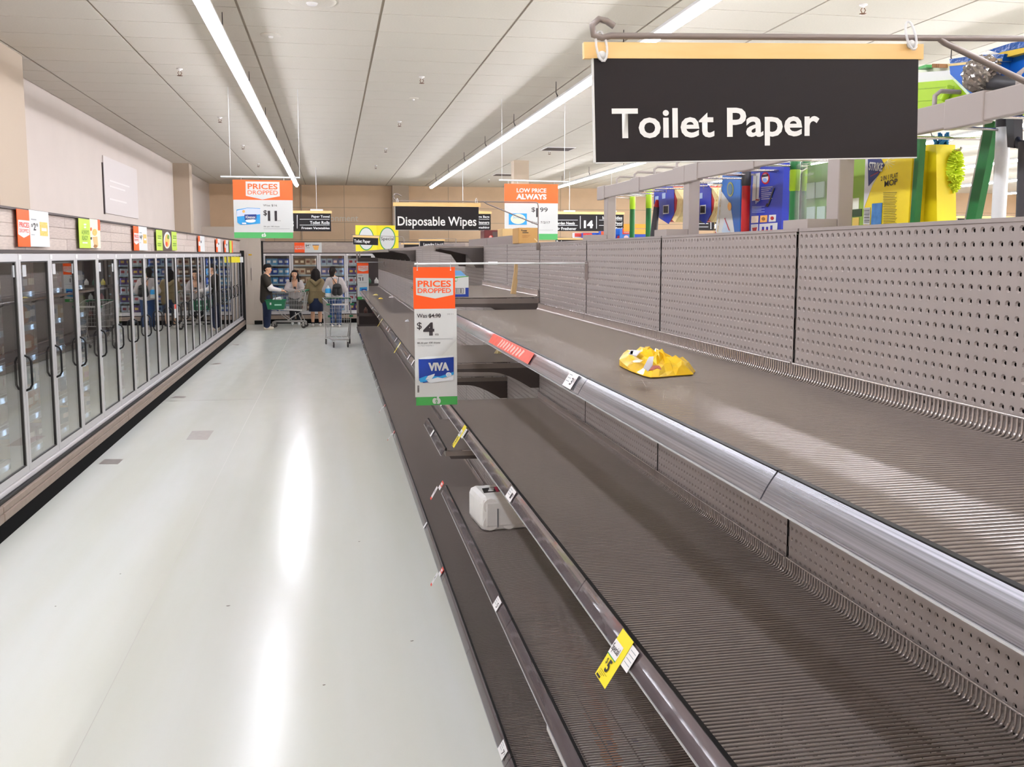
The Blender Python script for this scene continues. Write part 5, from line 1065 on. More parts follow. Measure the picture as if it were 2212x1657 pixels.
for k in range(260):
    u = rnd.random(); th = rnd.uniform(0, 2*math.pi); z0_, z1_ = s.pt(2024, 412)[1], s.pt(2024, 325)[1]; zc = z0_+(z1_-z0_)*u; rr = 0.022*math.sin(math.pi*min(max(u*0.9+0.06, 0), 1))**0.6
    cx = s.pt(2026, 370)[0]; b.tube([(cx, 0.045, zc), (cx+rr*math.cos(th), 0.045+rr*math.sin(th), zc+rnd.uniform(-.006, .006))], [0.004, 0.0015], 4)
b.build('duster', mat('neon_fluff', '#dff03a', 0.8), s.root)
a = s.pt(2035, 323); MB().tube([(a[0]-0.01, 0.04, a[1]), (a[0]+0.008, 0.04, a[1]-0.002), (a[0]+0.016, 0.04, a[1]+0.006)], 0.003, 6).build('hanger', m_fen, s.root)
def flatstick(p0, p1, w, X, m, m2, lab):
    a, c = atX(*p0, X), atX(*p1, X); t = thing('flat_mop', lab, 'mop', (X, c.y, c.z)); v = a-c
    side = Vector((0, 1, 0)).cross(v).normalized(); MB().obox(v*0.5-v*0.25, (1, 0, 0), v.cross(Vector((1, 0, 0))), v, 0.008, w, v.length*0.75).build('blade', m, t)
    MB().obox(v*0.25+Vector((0, w+0.004, 0)), (1, 0, 0), v.cross(Vector((1, 0, 0))), v, 0.006, 0.004, v.length*0.75).build('edge_bar', m2, t); return t
flatstick((2146, 262), (2100, 490), 0.016, 1.42, m_gn, m_st, 'flat dark green mop blade with a steel edge leaning on the rail')
flatstick((1990, 300), (1976, 490), 0.008, 1.37, m_gn, m_st, 'narrow dark green mop blade beside the yellow mop box with the arrow logo')
# black looped mop frame at the near end
s = Board('looped_mop', 'black plastic mop frame with a D-shaped loop on a black pole', 'mop', 'R', 1.34, (2198, 480), eps=0.001)
P = [s.pt(x, y) for x, y in [(2182, 232), (2182, 295), (2192, 312), (2230, 312), (2240, 295), (2240, 232)]]; MB().tube([(x, 0.01, z) for x, z in P], 0.009, 10, closed=True).build('loop', m_gh, s.root)
a, c = s.pt(2203, 312), s.pt(2200, 500); MB().tube([(a[0], 0.01, a[1]+0.005), (c[0], 0.01, c[1]-0.15)], 0.011, 12).build('pole', m_gh, s.root)
P = [s.pt(x, y) for x, y in [(2172, 240), (2190, 238), (2190, 320), (2176, 318)]]; MB().prism(P, 0.0, 0.02).build('bracket', m_gh, s.root)
# goods lying on top of the hook bars: lime dustpan set, blue mop heads, shrink-wrapped ball
s = Board('lime_dustpan', 'lime green plastic dustpan set with white paper band lying over the rail', 'dustpan', 'R', 1.30, (2030, 236), eps=0.001)
P = [s.pt(x, y) for x, y in [(1935, 182), (2058, 172), (2090, 205), (2070, 245), (1935, 262)]]; MB().prism(P, 0.0, 0.16).build('pan', m_lm, s.root)
P = [s.pt(x, y) for x, y in [(1935, 160), (2045, 152), (2052, 172), (1935, 183)]]; MB().prism(P, 0.005, 0.15).build('lip', m_wp, s.root); P = [s.pt(x, y) for x, y in [(1935, 141), (2032, 136), (2045, 152), (1935, 160)]]; MB().prism(P, 0.02, 0.12).build('paper_band', mat('band_pale', '#dfe6cf', 0.4), s.root)
s.panel((1984, 142, 2000, 148), m_sgr, 0, t=0.02, name='print')
for k in range(6): s.panel((2013+k*3, 138, 2014.6+k*3, 146), m_brown, 0, t=0.021, name='barcode')
s.line(1940, 196, 2062, 186, 1.5, mat('lime_deep', '#8fb81c', 0.4), 1, 'rib'); s.line(1940, 222, 2075, 212, 1.2, mat('lime_deep', '#8fb81c', 0.4), 1, 'rib')  # ribs drawn in a deeper lime than the pan
a, c = s.pt(2062, 188), s.pt(2046, 216); MB().tube([(a[0], -0.01, a[1]), (c[0], -0.008, c[1])], 0.007, 10).build('handle_rib', m_lm, s.root)
s = Board('wrapped_mop', 'blue plastic mop head in printed wrapper lying over the rail beside the lime dustpan', 'mop head', 'R', 1.268, (2100, 205), eps=0.001)
m_mb = mat('mop_blue', '#0b62c4', 0.35); m_wr = mat('wrapper_blue', '#0f4f9c', 0.2, bump=0.6, scale=40)
P = [s.pt(x, y) for x, y in [(2045, 142), (2150, 130), (2150, 205), (2092, 203), (2047, 160)]]; MB().prism(P, 0.006, 0.2).build('head', m_mb, s.root)
P = [s.pt(x, y) for x, y in [(2042, 127), (2110, 118), (2160, 116), (2155, 132), (2043, 141)]]; MB().prism(P, 0.01, 0.2).build('wrapper', m_wr, s.root); P = [s.pt(x, y) for x, y in [(2042, 138), (2155, 126), (2155, 132), (2043, 143)]]; MB().prism(P, 0.005, 0.19).build('foam', m_spo, s.root)
P = [s.pt(x, y) for x, y in [(2024, 133), (2032, 124), (2042, 127), (2043, 141), (2036, 148)]]; MB().prism(P, 0.03, 0.06).build('wrapper_end', mat('film_clear_white', '#e6e8e4', 0.3), s.root)
s.text('superspeed', (2112, 108, 2145, 113), m_sw, 1)
s = Board('wrapped_mop', 'blue plastic mop head in printed wrapper at the brace of the sign arm', 'mop head', 'R', 1.28, (2190, 185), eps=0.001)
P = [s.pt(x, y) for x, y in [(2152, 128), (2260, 96), (2260, 190), (2175, 185)]]; MB().prism(P, 0.02, 0.2).build('head', m_mb, s.root)
P = [s.pt(x, y) for x, y in [(2125, 108), (2175, 92), (2260, 78), (2260, 96), (2160, 118)]]; MB().prism(P, 0.01, 0.2).build('wrapper', m_wr, s.root); P = [s.pt(x, y) for x, y in [(2132, 124), (2160, 112), (2260, 92), (2260, 100), (2158, 126)]]; MB().prism(P, 0.005, 0.19).build('foam', mat('foam_yellow', '#d9b93a', 0.7), s.root)
ball = atX(2120, 160, 1.25); t = thing('wrapped_ball', 'clump of clear shrink film around a mop joint on the rail', 'wrapping', ball)
bm = bmesh.new(); bmesh.ops.create_icosphere(bm, subdivisions=4, radius=0.034); rnd = random.Random(9)
for v in bm.verts:
    n = v.co.normalized(); v.co *= 1+0.12*math.sin(9*n.x+14*n.z)*math.sin(11*n.y)+rnd.uniform(-.035, .035)
b = MB(); b.bm(bm); b.build('film', mat('crinkled_film', '#9a938d', 0.12, metal=0.6), t); MB().tube([(0.01, -0.02, -0.02), (0.02, -0.09, -0.035), (0.03, -0.14, -0.05)], [0.016, 0.014, 0.012], 10).build('joint', m_gh, t)
MB().tube([(0.0, -0.01, -0.03), (0.0, 0.03, -0.055)], 0.008, 8).build('joint', m_gh, t)
# ================================================================== trolleys, shoppers
m_zinc = mat('trolley_zinc', '#b9b6b2', 0.3, metal=0.6); m_tg_ = mat('trolley_green', '#0f6b43', 0.4); m_tyre = mat('castor_rubber', '#3a3634', 0.6); m_tpl = mat('trolley_bar_white', '#dcd8d2', 0.4)
def make_trolley():
    o = bpy.data.objects.new('shopping_trolley', None); COL.objects.link(o)
    # plan: front (narrow) at y=-0.47, back (wide) at y=+0.45
    def P(s, y, z): return Vector((s*(0.21+(y+0.47)/0.92*0.07+(z-0.5)*0.06), y, z))
    zb = lambda y: 0.52-(y+0.47)*0.06
    ztop = lambda y: 0.93+(y+0.47)*0.11
    b = MB()
    ys = [-0.47+0.046*k for k in range(21)]
    for s in (-1, 1):
        for y in ys: b.tube([P(s, y, zb(y)), P(s, y, ztop(y))], 0.0032, 5, cap=False)
        for t in (0.25, 0.5, 0.75): b.tube([P(s, y, zb(y)+(ztop(y)-zb(y))*t) for y in (ys[0], ys[-1])], 0.0035, 5)
    for k in range(10):
        u = -1+2*k/9
        for (y, z0, z1) in ((-0.47, zb(-0.47), ztop(-0.47)), (0.45, zb(0.45), ztop(0.45))): b.tube([P(1, y, z0)*0+Vector((P(1, y, z0).x*u, y, z0)), Vector((P(1, y, z1).x*u, y, z1))], 0.0032, 5, cap=False)
        b.tube([Vector((P(1, -0.47, 0.52).x*u, -0.47, zb(-0.47))), Vector((P(1, 0.45, 0.46).x*u, 0.45, zb(0.45)))], 0.0035, 5)
    for y in ys[::2]: b.tube([P(-1, y, zb(y)), P(1, y, zb(y))], 0.0035, 5)
    for t in (0.2, 0.4, 0.6, 0.8): z = zb(-0.47)+(ztop(-0.47)-zb(-0.47))*t; b.tube([P(-1, -0.47, z), P(1, -0.47, z)], 0.0035, 5)
    b.build('basket', m_zinc, o)
    b = MB(); b.tube([P(-1, -0.47, ztop(-0.47)), P(1, -0.47, ztop(-0.47)), P(1, 0.45, ztop(0.45)), P(-1, 0.45, ztop(0.45))], 0.008, 8, closed=True); b.tube([P(-1, -0.47, 0.52), P(1, -0.47, 0.52), P(1, 0.45, 0.465), P(-1, 0.45, 0.465)], 0.008, 8, closed=True); b.build('rim', m_zinc, o)
    b = MB()
    for s in (-1, 1):
        b.tube([P(s, 0.45, 1.03), (s*0.3, 0.5, 0.95), (s*0.29, 0.42, 0.48), (s*0.27, 0.3, 0.4), (s*0.26, 0.4, 0.16)], 0.011, 8); b.tube([(s*0.26, 0.42, 0.17), (s*0.17, -0.4, 0.17)], 0.011, 8); b.tube([(s*0.26, 0.3, 0.42), (s*0.2, -0.05, 0.18)], 0.009, 8)
        b.tube([(s*0.19, -0.42, 0.5), (s*0.19, -0.3, 0.48), (s*0.19, 0.05, 0.2)], 0.009, 8)
    b.tube([(-0.17, -0.4, 0.17), (0.17, -0.4, 0.17)], 0.011, 8); b.tube([(-0.26, 0.42, 0.17), (0.26, 0.42, 0.17)], 0.009, 8)
    for k in range(4): b.tube([(-0.16+0.107*k, -0.38, 0.185), (-0.2+0.133*k, 0.4, 0.185)], 0.004, 6)
    b.build('chassis', m_zinc, o)
    h = MB().tube([(-0.28, 0.52, 1.02), (0.28, 0.52, 1.02)], 0.017, 12).build('handle', m_tg_, o)
    for s in (-1, 1): MB().tube([(s*0.28, 0.53, 1.02), (s*0.29, 0.5, 0.99), P(s, 0.42, 1.0)], 0.014, 8).build('handle_end', m_tg_, h)
    MB().box(-0.16, 0.16, -0.482, -0.474, ztop(-0.47)-0.02, ztop(-0.47)+0.015).build('name_bar', m_tpl, o)
    for s in (-1, 1): MB().bbox(s*0.225-0.04, s*0.225+0.04, -0.49, -0.465, 0.66, 0.7, 0.006).build('bumper', m_tg_, o); MB().bbox(s*0.25-0.04, s*0.25+0.04, -0.488, -0.46, ztop(-0.47)-0.02, ztop(-0.47)+0.02, 0.006).build('bumper', m_tg_, o)
    b = MB()
    for k in range(9): u = -0.22+0.055*k; b.tube([(u, 0.4, 0.98), (u, 0.3, 0.72)], 0.003, 5)
    b.tube([(-0.23, 0.4, 0.98), (0.23, 0.4, 0.98), (0.22, 0.3, 0.72), (-0.22, 0.3, 0.72)], 0.005, 6, closed=True); b.build('child_seat', m_zinc, o)
    for (x, y) in ((-0.15, -0.4), (0.15, -0.4), (-0.26, 0.42), (0.26, 0.42)):
        f = MB().box(x-0.02, x-0.014, y-0.02, y+0.03, 0.06, 0.16).box(x+0.014, x+0.02, y-0.02, y+0.03, 0.06, 0.16).box(x-0.02, x+0.02, y-0.02, y+0.03, 0.15, 0.163).build('castor', m_zinc, o)
        MB().lathe([(0.01, -0.014), (0.055, -0.014), (0.062, -0.008), (0.062, 0.008), (0.055, 0.014), (0.01, 0.014)], (x, y+0.012, 0.062), 18, 'X').build('wheel', m_tyre, f)
    return o
tr = make_trolley(); tt = tree_of(tr)
cx = (atZ(719, 751, 0).x+atZ(748, 751, 0).x)/2
tr.location = (cx, 21.15, 0); tr.rotation_euler = (0, 0, math.radians(4)); tag(tr, 'empty silver trolley with green trim standing alone beside the shelving, front towards the aisle', 'trolley', 'shopping trolleys')
t2 = copy_tree(tr, tt); t2.location = (atY(624, 700, 26.65).x, 26.65, 0); t2.rotation_euler = (0, 0, math.radians(-96)); tag(t2, 'silver trolley seen side-on in front of the smiling shopper', 'trolley', 'shopping trolleys')
# a bottle pack carried on the trolley's top edge beside the khaki jacket
p = atY(709, 640, 26.45)
t = thing('bottle_pack', 'blue and white bottle pack held beside the khaki jacket', 'bottle', (p.x, 26.45, 0.84)); MB().lathe([(0.002, 0), (0.075, 0), (0.08, 0.02), (0.08, 0.17), (0.05, 0.24), (0.03, 0.27), (0.03, 0.3), (0.002, 0.3)], n=16).build('body', m_sw, t); MB().lathe([(0.0805, 0.1), (0.082, 0.12), (0.082, 0.19), (0.06, 0.225)], n=16).build('label', m_vl, t)
def basket(loc, rz, lab):
    t = thing('shopping_basket', lab, 'basket', loc, rz)
    w0, w1, d0, d1, h = 0.2, 0.25, 0.13, 0.165, 0.24
    V = [(-w0, -d0, 0), (w0, -d0, 0), (w0, d0, 0), (-w0, d0, 0), (-w1, -d1, h), (w1, -d1, h), (w1, d1, h), (-w1, d1, h)]
    k = 0.012; I = [(-w0+k, -d0+k, k), (w0-k, -d0+k, k), (w0-k, d0-k, k), (-w0+k, d0-k, k), (-w1+k, -d1+k, h), (w1-k, -d1+k, h), (w1-k, d1-k, h), (-w1+k, d1-k, h)]
    Fs = [(0, 3, 2, 1), (0, 1, 5, 4), (1, 2, 6, 5), (2, 3, 7, 6), (3, 0, 4, 7), (8, 9, 10, 11)]+[(8+a, 8+c, 8+d, 8+e)[::-1] for a, c, d, e in ((0, 1, 5, 4), (1, 2, 6, 5), (2, 3, 7, 6), (3, 0, 4, 7))]+[(4, 5, 13, 12), (5, 6, 14, 13), (6, 7, 15, 14), (7, 4, 12, 15)]
    MB().add(V+I, Fs).build('tub', m_tg_, t)
    MB().tube([(-w1-.01, -d1-.01, h), (w1+.01, -d1-.01, h), (w1+.01, d1+.01, h), (-w1-.01, d1+.01, h)], 0.014, 8, closed=True).build('rim', m_tg_, t)
    MB().tube([(0, -d1, h), (0, -d1*0.9, h+0.1), (0, -0.05, h+0.17), (0, 0.05, h+0.17), (0, d1*0.9, h+0.1), (0, d1, h)], 0.01, 8).build('handle', m_gh, t)
    lt_ = MB().box(-0.02, 0.16, -d1*0.93-0.012, -d1*0.93-0.008, 0.1, 0.14).build('logo', mat('basket_logo', '#9fd0b8', 0.5), t); MB().box(-0.14, -0.1, -d1*0.93-0.012, -d1*0.93-0.006, 0.12, 0.18).build('sticker', m_sw, t)
    return t
p = atY(595, 668, 25.66)
bk = basket((p.x+0.02, 25.66, p.z), math.radians(-4), 'green plastic hand basket hanging from the hands of the shopper in the dark vest')
p2 = bk.location
t = thing('tissue_pack', 'pink and white wrapped pack lying in the green hand basket', 'pack', (p2.x+0.06, p2.y, p2.z+0.13)); t.rotation_euler = (0, math.radians(-14), 0); MB().bbox(-0.11, 0.11, -0.09, 0.09, 0, 0.18, 0.03).build('wrapping', m_sw, t)
for k in range(3): MB().tube([(-0.1+0.06*k, -0.0925, 0.03), (-0.06+0.06*k, -0.0925, 0.15)], 0.006, 6).build('print', mat('print_pink', '#d86aa8', 0.4), t)
# ------------------------------------------------------------------ people
def capsule(b, p0, p1, r0, r1, n=14):
    p0, p1 = Vector(p0), Vector(p1); d = p1-p0; L = d.length
    if L < 1e-6: b.ell(p0, r0, r0, r0); return
    d.normalize(); pts = []; rs = []
    for k in range(5): a = math.pi/2*(1-k/4)*0.98; pts.append(p0-d*r0*math.sin(a)); rs.append(max(r0*math.cos(a), 0.0006))
    for k in range(5): a = math.pi/2*(k/4)*0.98; pts.append(p1+d*r1*math.sin(a)); rs.append(max(r1*math.cos(a), 0.0006))
    b.tube(pts, rs, n)
def blob(name, caps, m, parent, voxel=0.01, it=5, ells=(), rot=None):
    b = MB()
    for c in caps: capsule(b, *c)
    for e in ells: b.ell(*e)
    me = b.mesh(name); ob = bpy.data.objects.new(name, me); TMP.collection.objects.link(ob)
    r = ob.modifiers.new('r', 'REMESH'); r.mode = 'VOXEL'; r.voxel_size = voxel
    s = ob.modifiers.new('s', 'SMOOTH'); s.factor = 0.5; s.iterations = it
    dg = TMP.view_layers[0].depsgraph; TMP.view_layers[0].update(); dg = TMP.view_layers[0].depsgraph
    out = bpy.data.meshes.new_from_object(ob.evaluated_get(dg)); bpy.data.objects.remove(ob)
    out.polygons.foreach_set('use_smooth', [True]*len(out.polygons)); out.materials.clear()
    return put(name, out, m, parent)
TMP = bpy.data.scenes.new('workbench')
m_skin = mat('skin', '#e0ae8d', 0.5); m_hair = mat('hair_black', '#120d0c', 0.6, spec=0.25, bump=0.4, scale=60, stretch=(1, 1, .2)); m_lip = mat('lips', '#b5544e', 0.5); m_eye = mat('eye_dark', '#1a1210', 0.3); m_ew = mat('eye_white', '#efe9e4', 0.3)
def hand(caps, wrist, fwd, side, curl=0.5):
    """palm, four bent fingers of unequal length, thumb from the side of the palm"""
    w, f, s = Vector(wrist), Vector(fwd).normalized(), Vector(side).normalized(); dn = f.cross(s).normalized()
    if dn.z > 0: dn = -dn
    caps.append((w, w+f*0.05+s*0.012, 0.026, 0.024)); caps.append((w, w+f*0.05-s*0.012, 0.026, 0.024))
    for k, L in enumerate((0.068, 0.078, 0.073, 0.056)):
        b0 = w+f*0.075+s*(0.03-0.02*k); b1 = b0+(f*(1-curl*0.4)+dn*curl*0.5).normalized()*L*0.5; b2 = b1+(f*(1-curl)+dn*curl).normalized()*L*0.5
        caps.append((w+f*0.04+s*(0.024-0.016*k), b0, 0.012, 0.0095)); caps.append((b0, b1, 0.0095, 0.009)); caps.append((b1, b2, 0.009, 0.008))
    t0 = w+f*0.02+s*0.026; t1 = t0+(f*0.6+s*0.7).normalized()*0.04; caps.append((t0, t1, 0.012, 0.0105)); caps.append((t1, t1+(f+s*0.15+dn*0.3).normalized()*0.03, 0.0105, 0.009))
def head(caps, ells, h, fwd, r=0.085):
    """skull, jaw, nose, ears on a head centred at h looking along fwd"""
    h = Vector(h); f = Vector(fwd).normalized(); s = f.cross(Vector((0, 0, 1))).normalized(); u = s.cross(f)
    caps.append((h+u*0.03-f*0.015, h+u*0.035+f*0.008, 0.086, 0.08)); caps.append((h+u*0.0+f*0.018, h-u*0.075+f*0.045, 0.066, 0.036)); caps.append((h-u*0.06-f*0.01, h-u*0.07+f*0.03, 0.052, 0.04))
    caps.append((h+u*0.012+f*0.082, h-u*0.018+f*0.098, 0.008, 0.013))
    for q in (-1, 1): caps.append((h+s*q*0.082+u*0.015-f*0.005, h+s*q*0.08-u*0.025, 0.014, 0.010))
def face(parent, h, fwd):
    h = Vector(h); f = Vector(fwd).normalized(); s = f.cross(Vector((0, 0, 1))).normalized(); u = s.cross(f)
    e = MB(); w = MB(); br = MB()
    for q in (-1, 1):
        c = h+s*q*0.032+u*0.012+f*0.076; w.ell(c, 0.012, 0.012, 0.007); e.ell(c+f*0.006, 0.007, 0.007, 0.0065); capsule(br, h+s*q*0.018+u*0.034+f*0.084, h+s*q*0.048+u*0.034+f*0.07, 0.004, 0.003, 6)
    w.build('eye_white', m_ew, parent); e.build('eye', m_eye, parent); br.build('eyebrow', m_hair, parent)
    b = MB(); capsule(b, h-s*0.024-u*0.044+f*0.082, h-u*0.05+f*0.09, 0.006, 0.008, 6); capsule(b, h+s*0.024-u*0.044+f*0.082, h-u*0.05+f*0.09, 0.006, 0.008, 6); b.build('mouth', m_lip, parent)
def shoe(parent, ankle, fwd, m, sole=None):
    a = Vector(ankle); f = Vector((fwd[0], fwd[1], 0)).normalized(); g = Vector((a.x, a.y, 0))
    blob('shoe', [(g-f*0.05+Vector((0, 0, 0.045)), g+f*0.14+Vector((0, 0, 0.035)), 0.042, 0.034), (g-f*0.05+Vector((0, 0, 0.03)), g+f*0.03+Vector((0, 0, 0.075)), 0.036, 0.036), (g+f*0.05+Vector((0, 0, 0.034)), g+f*0.15+Vector((0, 0, 0.03)), 0.04, 0.03)], m, parent, 0.012, 2)
def person(label, loc, rz, group=None):
    return thing('person', label, 'person', loc, rz)
V3 = Vector
# --- shopper in dark vest, seen from the side, facing +x, looking at what he holds
px1 = atY(577, 712, 26.1).x
pr = person('shopper with short dark hair in a dark vest over white sleeves, holding a green basket', (px1, 26.1, 0), 0)
F1 = (1, 0.15, 0); hd = V3((0.06, 0.0, 1.59))
caps = []; head(caps, [], hd, (1, 0.1, -0.12)); caps.append((V3((0.0, 0, 1.40)), hd-V3((0.02, 0, 0.07)), 0.058, 0.05))
for s in (-1, 1):
    wr = V3((0.40, s*0.09+0.02, 1.03)); el = V3((0.13, s*0.23, 1.08)); sh = V3((-0.02, s*0.18, 1.38))
    caps += [(sh, el, 0.05, 0.042), (el, wr, 0.04, 0.028)]; hand(caps, wr, (1, -s*0.35, -0.12), (0, -s, 0.2), 0.6)
caps += [(V3((-0.01, 0, 0.92)), V3((0.0, 0, 1.36)), 0.12, 0.13), (V3((-0.02, -0.1, 1.37)), V3((-0.02, 0.1, 1.37)), 0.07, 0.07)]
for s in (-1, 1): caps += [(V3((0, s*0.09, 0.92)), V3((0.03, s*0.1, 0.5)), 0.09, 0.06), (V3((0.03, s*0.1, 0.5)), V3((0, s*0.1, 0.08)), 0.058, 0.036)]
blob('body', caps, m_skin, pr, 0.0075, 4); face(pr, hd, (1, 0.1, -0.12))
blob('hair', [(hd+V3((-0.03, 0, 0.06)), hd+V3((0.015, 0, 0.075)), 0.09, 0.082), (hd+V3((-0.06, 0, 0.03)), hd+V3((-0.06, 0, -0.02)), 0.066, 0.05), (hd+V3((0.05, -0.02, 0.085)), hd+V3((0.06, 0.03, 0.08)), 0.045, 0.04)], m_hair, pr, 0.012, 2)
blob('sweatshirt', [c for s in (-1, 1) for c in ((V3((-0.02, s*0.17, 1.38)), V3((0.13, s*0.23, 1.08)), 0.075, 0.065), (V3((0.13, s*0.23, 1.08)), V3((0.36, s*0.10+0.01, 1.04)), 0.064, 0.045))]+[(V3((-0.01, 0, 1.0)), V3((0, 0, 1.36)), 0.13, 0.13)], mat('cloth_white', '#e2dcd8', 0.8), pr, 0.014, 4)
blob('vest', [(V3((-0.02, -0.06, 0.80)), V3((-0.02, -0.09, 1.36)), 0.145, 0.105), (V3((-0.02, 0.06, 0.80)), V3((-0.02, 0.09, 1.36)), 0.145, 0.105), (V3((0.01, 0, 0.82)), V3((0.0, 0, 1.35)), 0.16, 0.135), (V3((-0.02, -0.16, 1.385)), V3((0.055, -0.22, 1.2)), 0.1, 0.092), (V3((-0.02, 0.16, 1.385)), V3((0.055, 0.22, 1.2)), 0.1, 0.092)], mat('cloth_dark_olive', '#2b241c', 0.85, noise=0.1, scale=20), pr, 0.016, 5)
blob('trousers', [(V3((0, s*0.075, 0.88)), V3((0.02, s*0.09, 0.5)), 0.125, 0.105) for s in (-1, 1)]+[(V3((0.02, s*0.09, 0.5)), V3((0.0, s*0.1, 0.12)), 0.105, 0.085) for s in (-1, 1)], mat('denim_navy', '#17223f', 0.85, noise=0.1, scale=30), pr, 0.016, 3)
for s in (-1, 1): blob('sock', [(V3((0, s*0.1, 0.07)), V3((0, s*0.1, 0.13)), 0.055, 0.06)], mat('sock_grey', '#a8a5b0', 0.9), pr, 0.014, 2); shoe(pr, (0, s*0.1, 0), F1, mat('shoe_cream', '#d6c8b6', 0.6))
MB().obox((0.5, 0.0, 1.02), (1, 0, -0.2), (0, 1, 0), (0.2, 0, 1), 0.06, 0.035, 0.006).build('phone', m_gh, pr)
# --- smiling shopper leaning on the trolley, facing the aisle
px2 = atY(639, 700, 27.7).x
pr = person('smiling shopper with long dark hair in a pale grey hoodie leaning on the side-on trolley', (px2, 27.7, 0), 0)
hd = V3((0.0, -0.14, 1.41)); FW = (0.05, -1, -0.05)
caps = []; head(caps, [], hd, FW); caps.append((V3((0, -0.05, 1.22)), hd+V3((0, 0.02, -0.07)), 0.052, 0.046))
for s in (-1, 1):
    sh, el, wr = V3((s*0.165, -0.02, 1.19)), V3((s*0.23, -0.2, 0.98)), V3((s*0.05+0.06, -0.33, 0.98)); caps += [(sh, el, 0.045, 0.04), (el, wr, 0.037, 0.025)]; hand(caps, wr, (-s*0.8+0.3, -0.5, 0), (0, -0.6, -0.2), 0.5)
caps += [(V3((0, 0.04, 0.86)), V3((0, -0.02, 1.18)), 0.115, 0.12)]
for s in (-1, 1): caps += [(V3((s*0.08, 0.04, 0.86)), V3((s*0.09, 0.0, 0.46)), 0.085, 0.055), (V3((s*0.09, 0, 0.46)), V3((s*0.09, 0.02, 0.08)), 0.053, 0.035)]
blob('body', caps, m_skin, pr, 0.0075, 4); face(pr, hd, FW)
blob('hair', [(hd+V3((0, 0.035, 0.05)), hd+V3((0, 0.0, 0.068)), 0.092, 0.08)]+[(hd+V3((s*0.085, 0.015, 0.03)), hd+V3((s*0.115, -0.01, -0.18)), 0.03, 0.026) for s in (-1, 1)]+[(hd+V3((0, 0.06, 0.03)), hd+V3((0, 0.09, -0.16)), 0.08, 0.05)], m_hair, pr, 0.012, 2)
blob('hoodie', [(V3((s*0.15, -0.02, 1.19)), V3((s*0.235, -0.2, 0.98)), 0.082, 0.075) for s in (-1, 1)]+[(V3((s*0.235, -0.2, 0.98)), V3((s*0.07+0.06, -0.31, 0.98)), 0.072, 0.05) for s in (-1, 1)]+[(V3((s*0.06, 0.04, 0.8)), V3((s*0.08, -0.01, 1.16)), 0.13, 0.11) for s in (-1, 1)]+[(V3((-0.06, 0.02, 1.24)), V3((0.06, 0.02, 1.24)), 0.06, 0.06)], mat('cloth_pale_grey', '#b9b0ae', 0.9, noise=0.06, scale=25), pr, 0.015, 5)
MB().box(-0.03, 0.035, -0.165, -0.15, 1.0, 1.08).build('shirt_print', m_gh, pr)
blob('trousers', [(V3((s*0.075, 0.04, 0.82)), V3((s*0.09, 0.0, 0.46)), 0.115, 0.085) for s in (-1, 1)]+[(V3((s*0.09, 0.0, 0.46)), V3((s*0.09, 0.02, 0.1)), 0.085, 0.065) for s in (-1, 1)], mat('cloth_black', '#1b191c', 0.85), pr, 0.016, 3)
for s in (-1, 1): shoe(pr, (s*0.09, 0.02, 0), (0, -1), m_sw)
# --- shopper in khaki jacket, seen from behind
px3 = atY(684, 699, 27.0).x; m_khaki = mat('cloth_khaki', '#7d6d4c', 0.85, noise=0.08, scale=15)
pr = person('shopper in a khaki hooded jacket and navy skirt seen from behind', (px3, 27.0, 0), 0)
hd = V3((0, 0.03, 1.46)); FW = (0.05, 1, -0.1)
caps = []; head(caps, [], hd, FW); caps.append((V3((0, 0, 1.28)), hd-V3((0, 0.02, 0.07)), 0.05, 0.045))
for s in (-1, 1):
    sh, el, wr = V3((s*0.17, 0, 1.25)), V3((s*0.25, 0.04, 0.98)), V3((s*0.17, 0.26, 0.96)); caps += [(sh, el, 0.045, 0.038), (el, wr, 0.036, 0.025)]; hand(caps, wr, (-s*0.3, 1, 0), (-s, 0, 0.2), 0.6)
caps += [(V3((0, 0, 0.86)), V3((0, 0, 1.24)), 0.115, 0.12)]
for s in (-1, 1): caps += [(V3((s*0.08, 0, 0.86)), V3((s*0.095, 0, 0.45)), 0.085, 0.056), (V3((s*0.095, 0, 0.45)), V3((s*0.1, -0.015, 0.3)), 0.055, 0.056), (V3((s*0.1, -0.015, 0.3)), V3((s*0.1, 0.0, 0.08)), 0.055, 0.036)]
blob('body', caps, m_skin, pr, 0.0075, 4); face(pr, hd, FW)
blob('hair', [(hd+V3((0, -0.03, 0.05)), hd+V3((0, 0.015, 0.06)), 0.098, 0.085), (hd+V3((-0.05, -0.04, 0.02)), hd+V3((-0.085, -0.06, -0.2)), 0.075, 0.06), (hd+V3((0.05, -0.04, 0.02)), hd+V3((0.085, -0.06, -0.2)), 0.075, 0.06), (hd+V3((0, -0.06, 0.02)), hd+V3((0, -0.09, -0.22)), 0.08, 0.065)], m_hair, pr, 0.012, 2)
jk = blob('jacket', [(V3((s*0.15, 0, 1.24)), V3((s*0.26, 0.04, 0.96)), 0.085, 0.085) for s in (-1, 1)]+[(V3((s*0.26, 0.04, 0.96)), V3((s*0.18, 0.22, 0.96)), 0.075, 0.05) for s in (-1, 1)]+[(V3((s*0.08, 0, 0.74)), V3((s*0.09, 0, 1.22)), 0.165, 0.105) for s in (-1, 1)]+[(V3((0, 0, 0.76)), V3((0, 0, 1.2)), 0.165, 0.12)], m_khaki, pr, 0.016, 4)
blob('hood', [(V3((-0.12, -0.08, 1.27)), V3((0, -0.14, 1.17)), 0.05, 0.055), (V3((0.12, -0.08, 1.27)), V3((0, -0.14, 1.17)), 0.05, 0.055)], m_khaki, jk, 0.013, 3)
MB().tube([(-0.24, -0.15, 0.97), (0, -0.185, 0.965), (0.24, -0.15, 0.97)], 0.006, 6).build('waist_seam', mat('seam_khaki', '#6a5c40', 0.9), jk)
